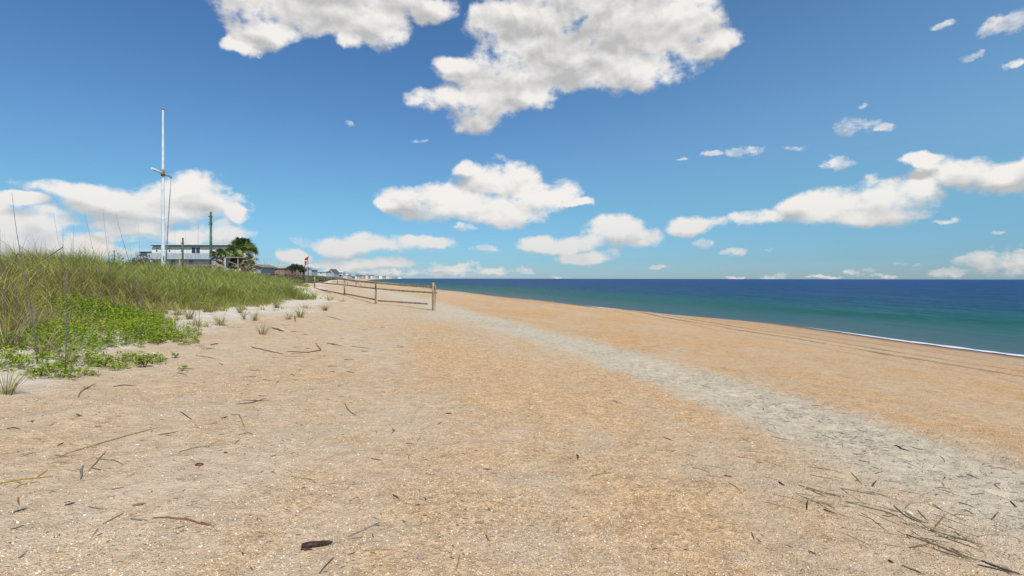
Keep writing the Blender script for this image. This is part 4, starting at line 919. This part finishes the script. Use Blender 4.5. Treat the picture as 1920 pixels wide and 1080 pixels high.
# driftwood, shells, pebbles, white shell
mb = MB(); sand_tube(mb, c6((1690,935),(1780,925),(1873,915)), .017, .006); sand_tube(mb, c6((1690,945),(1760,945)), .008, .0)
dw = mb.build('driftwood', mat('dark_driftwood', (.10,.055,.045), .7, .5, 40, .6), None, gp(563, 1032)); tag(dw, 'thick dark brown piece of driftwood near the bottom of the photo', 'driftwood')
def lump(px, py, sx, sy, sz, m, name, label, cat, seed=0):
    g0 = gp(px, py); bpy_v = []; fs = []; nr, ns = 7, 12; rn = random.Random(seed)
    for i in range(nr+1):
        for j in range(ns):
            th = math.pi*i/nr; ph = 2*math.pi*j/ns; k = 1+.16*math.sin(3*ph+seed)*math.sin(th)+.1*math.sin(5*ph+2*th+seed)
            bpy_v.append((g0.x+sx*k*math.sin(th)*math.cos(ph), g0.y+sy*k*math.sin(th)*math.sin(ph), g0.z+sz*.5+sz*k*math.cos(th)))
    for i in range(nr):
        for j in range(ns): fs.append((i*ns+j, i*ns+(j+1) % ns, (i+1)*ns+(j+1) % ns, (i+1)*ns+j))
    o = np_mesh(name, bpy_v, [f[::-1] for f in fs], m, smooth=True, loc=g0); return tag(o, label, cat)
RSH = mat('red_brown_shell', (.16,.06,.045), .4, .5, 60); GPB = mat('grey_pebble', (.17,.15,.14), .6, .3, 60); WSH = mat('white_shell', (.80,.79,.75), .4, .1, 60); BLS = mat('blue_grey_shell', (.28,.30,.36), .4, .2, 60)
lump(373.5, 874, .032, .024, .011, RSH, 'shell', 'red brown shell fragment alone on the sand at left', 'shell', 1)
lump(423.5, 851, .017, .012, .007, RSH, 'shell', 'smaller red brown shell up and right of the bigger one', 'shell', 2)
lump(170, 820.5, .018, .013, .008, BLS, 'shell', 'blue grey shell above the longest reed', 'shell', 3)
lump(918, 957.5, .013, .010, .008, GPB, 'pebble', 'larger dark grey pebble near the centre', 'pebble', 4)
lump(874, 956.5, .009, .007, .006, GPB, 'pebble', 'smaller dark pebble left of the larger one', 'pebble', 5)
lump(1705, 962, .020, .030, .010, WSH, 'shell', 'white shell caught in the reeds of the right wrack line', 'shell', 6)
lump(303, 781, .012, .010, .006, WSH, 'shell', 'small white shell at upper left sand', 'shell', 7)
lump(258, 836, .016, .010, .006, WSH, 'shell', 'cream shell beside the longest reed', 'shell', 8)
lump(477, 819, .012, .009, .006, WSH, 'shell', 'white shell at the foot of the hooked twig', 'shell', 9)
lump(160, 969, .010, .009, .006, WSH, 'shell', 'white shell bit above the bottom left sand', 'shell', 10)
lump(1141, 907, .011, .009, .006, WSH, 'shell', 'white shell right of centre on the grit', 'shell', 11)
lump(786, 1047, .014, .010, .005, BLS, 'shell', 'curled blue purple shell at the bottom centre', 'shell', 12)
lump(928, 1038, .010, .008, .005, mat('orange_shell', (.62,.25,.12), .5), 'shell', 'orange pink shell near the bottom centre', 'shell', 13)
lump(1073, 1043, .001, .001, .001, WSH, 'shell', 'speck of white shell at the bottom centre right', 'shell', 14) if False else None

# short splinters: individual but alike, by zone
def scatter(n, zone, label, grp, lens, rad, keys, name='splinter', ang=.15, spr=.8):
    k = 0
    while k < n:
        px, py = zone(); g0 = gp(px, py)
        if float(veg_edge(np.array([g0.x]), np.array([g0.y]))[0]) > .3: continue
        l = random.uniform(*lens); a = random.gauss(ang, spr); d = Vector((math.cos(a), math.sin(a), 0)); mb = MB(); pts = []
        bend = random.uniform(-.25, .25)
        for i in range(4):
            u = i/3-.5; p = g0+d*l*u+Vector((-d.y, d.x, 0))*bend*l*(u*u*2); pts.append(Vector((p.x, p.y, H(p.x, p.y)+rad*.7)))
        mb.tube(pts, [rad*.7, rad, rad*.9, rad*.4], 5); kk = random.choice(keys); tag(mb.build(name, TC[kk], None, g0), label % dict(reed='tan', dark='dark', olive='olive', grey='grey', brown='brown')[kk], 'splinter', grp); k += 1
def zpath():
    while True:
        y = 640+random.random()**.8*330; x = 1180+(y-640)*2.05+random.uniform(-60, 170)*(.4+(y-640)/260)
        if x < 1912: return x, y
def zwrack():
    t_ = random.random(); return 1340+t_*540+random.uniform(-60, 60), 850+t_*190+random.gauss(0, 35)
def zleft(): return random.uniform(5, 640), random.uniform(705, 1070)
def zmid(): return random.uniform(640, 1300), random.uniform(720, 1070)
def zslope(): return random.uniform(330, 760), random.uniform(600, 720)
scatter(80, zpath, 'short %s splinter scattered on the pale sand track', 'splinters on the pale track', (.03,.16), .0042, ['dark','dark','olive','grey'])
ga, gb = gp(1400, 880), gp(1850, 1040); wa = math.atan2(gb.y-ga.y, gb.x-ga.x)
scatter(70, zwrack, 'thin %s reed straw strewn along the right hand wrack line', 'straws along the wrack line', (.05,.34), .0026, ['dark','olive','olive','reed','olive'], ang=wa, spr=.5)
scatter(45, zleft, 'short %s splinter strewn over the left foreground sand', 'splinters on the left sand', (.02,.07), .0035, ['dark','dark','olive','grey','brown'])
scatter(30, zmid, 'short %s splinter strewn over the gritty centre sand', 'splinters on the centre sand', (.02,.06), .0035, ['dark','dark','olive','brown'])
scatter(40, zslope, 'dry %s splinter strewn on the sand slope below the dune grass', 'splinters below the dune grass', (.08,.25), .007, ['dark','grey','olive'])
n = 17000; u = RS.rand(n); Y = np.exp(np.log(2.6)+u*2.3); dpv = np.where(RS.rand(n) < .6, RS.randn(n)*.75, RS.rand(n)*14-11); X = np.interp(Y, PATH[:, 0], PATH[:, 1])+dpv-.1
ok = (np.abs(X) < 1.1*Y) & (veg_edge(X, Y) < .2) & (fbm(X*1.5, Y*1.5, 3)+RS.rand(n)*.7 > .22); X = X[ok]; Y = Y[ok]; n = len(X)
l = (.006+.026*RS.rand(n)**2)*(1+.04*Y); a = RS.randn(n)*.9; wv = l*.10+.0008; dxn, dyn = np.cos(a), np.sin(a)
def hp(x, y, z): return np.stack([x, y, height(x, y)+z], -1)
V = np.stack([hp(X-dxn*l, Y-dyn*l, .001), hp(X+dyn*wv, Y-dxn*wv, .003), hp(X+dxn*l, Y+dyn*l, .002), hp(X-dyn*wv, Y+dxn*wv, .004), hp(X, Y, .006)], 1).reshape(-1, 3)
b0 = (np.arange(n)*5)[:, None]; Fc = np.concatenate([b0+np.array([[i, (i+1) % 4, 4]]) for i in range(4)])
c = np.array([(.13,.10,.08),(.20,.16,.10),(.30,.24,.13),(.10,.085,.075)])[RS.randint(0, 4, n)]
o = np_mesh('reed_litter', V, Fc, CHIP, cols=np.repeat(c, 5, 0)); tag(o, 'fine dark plant litter sprinkled over the sand and the pale track', kind='stuff')
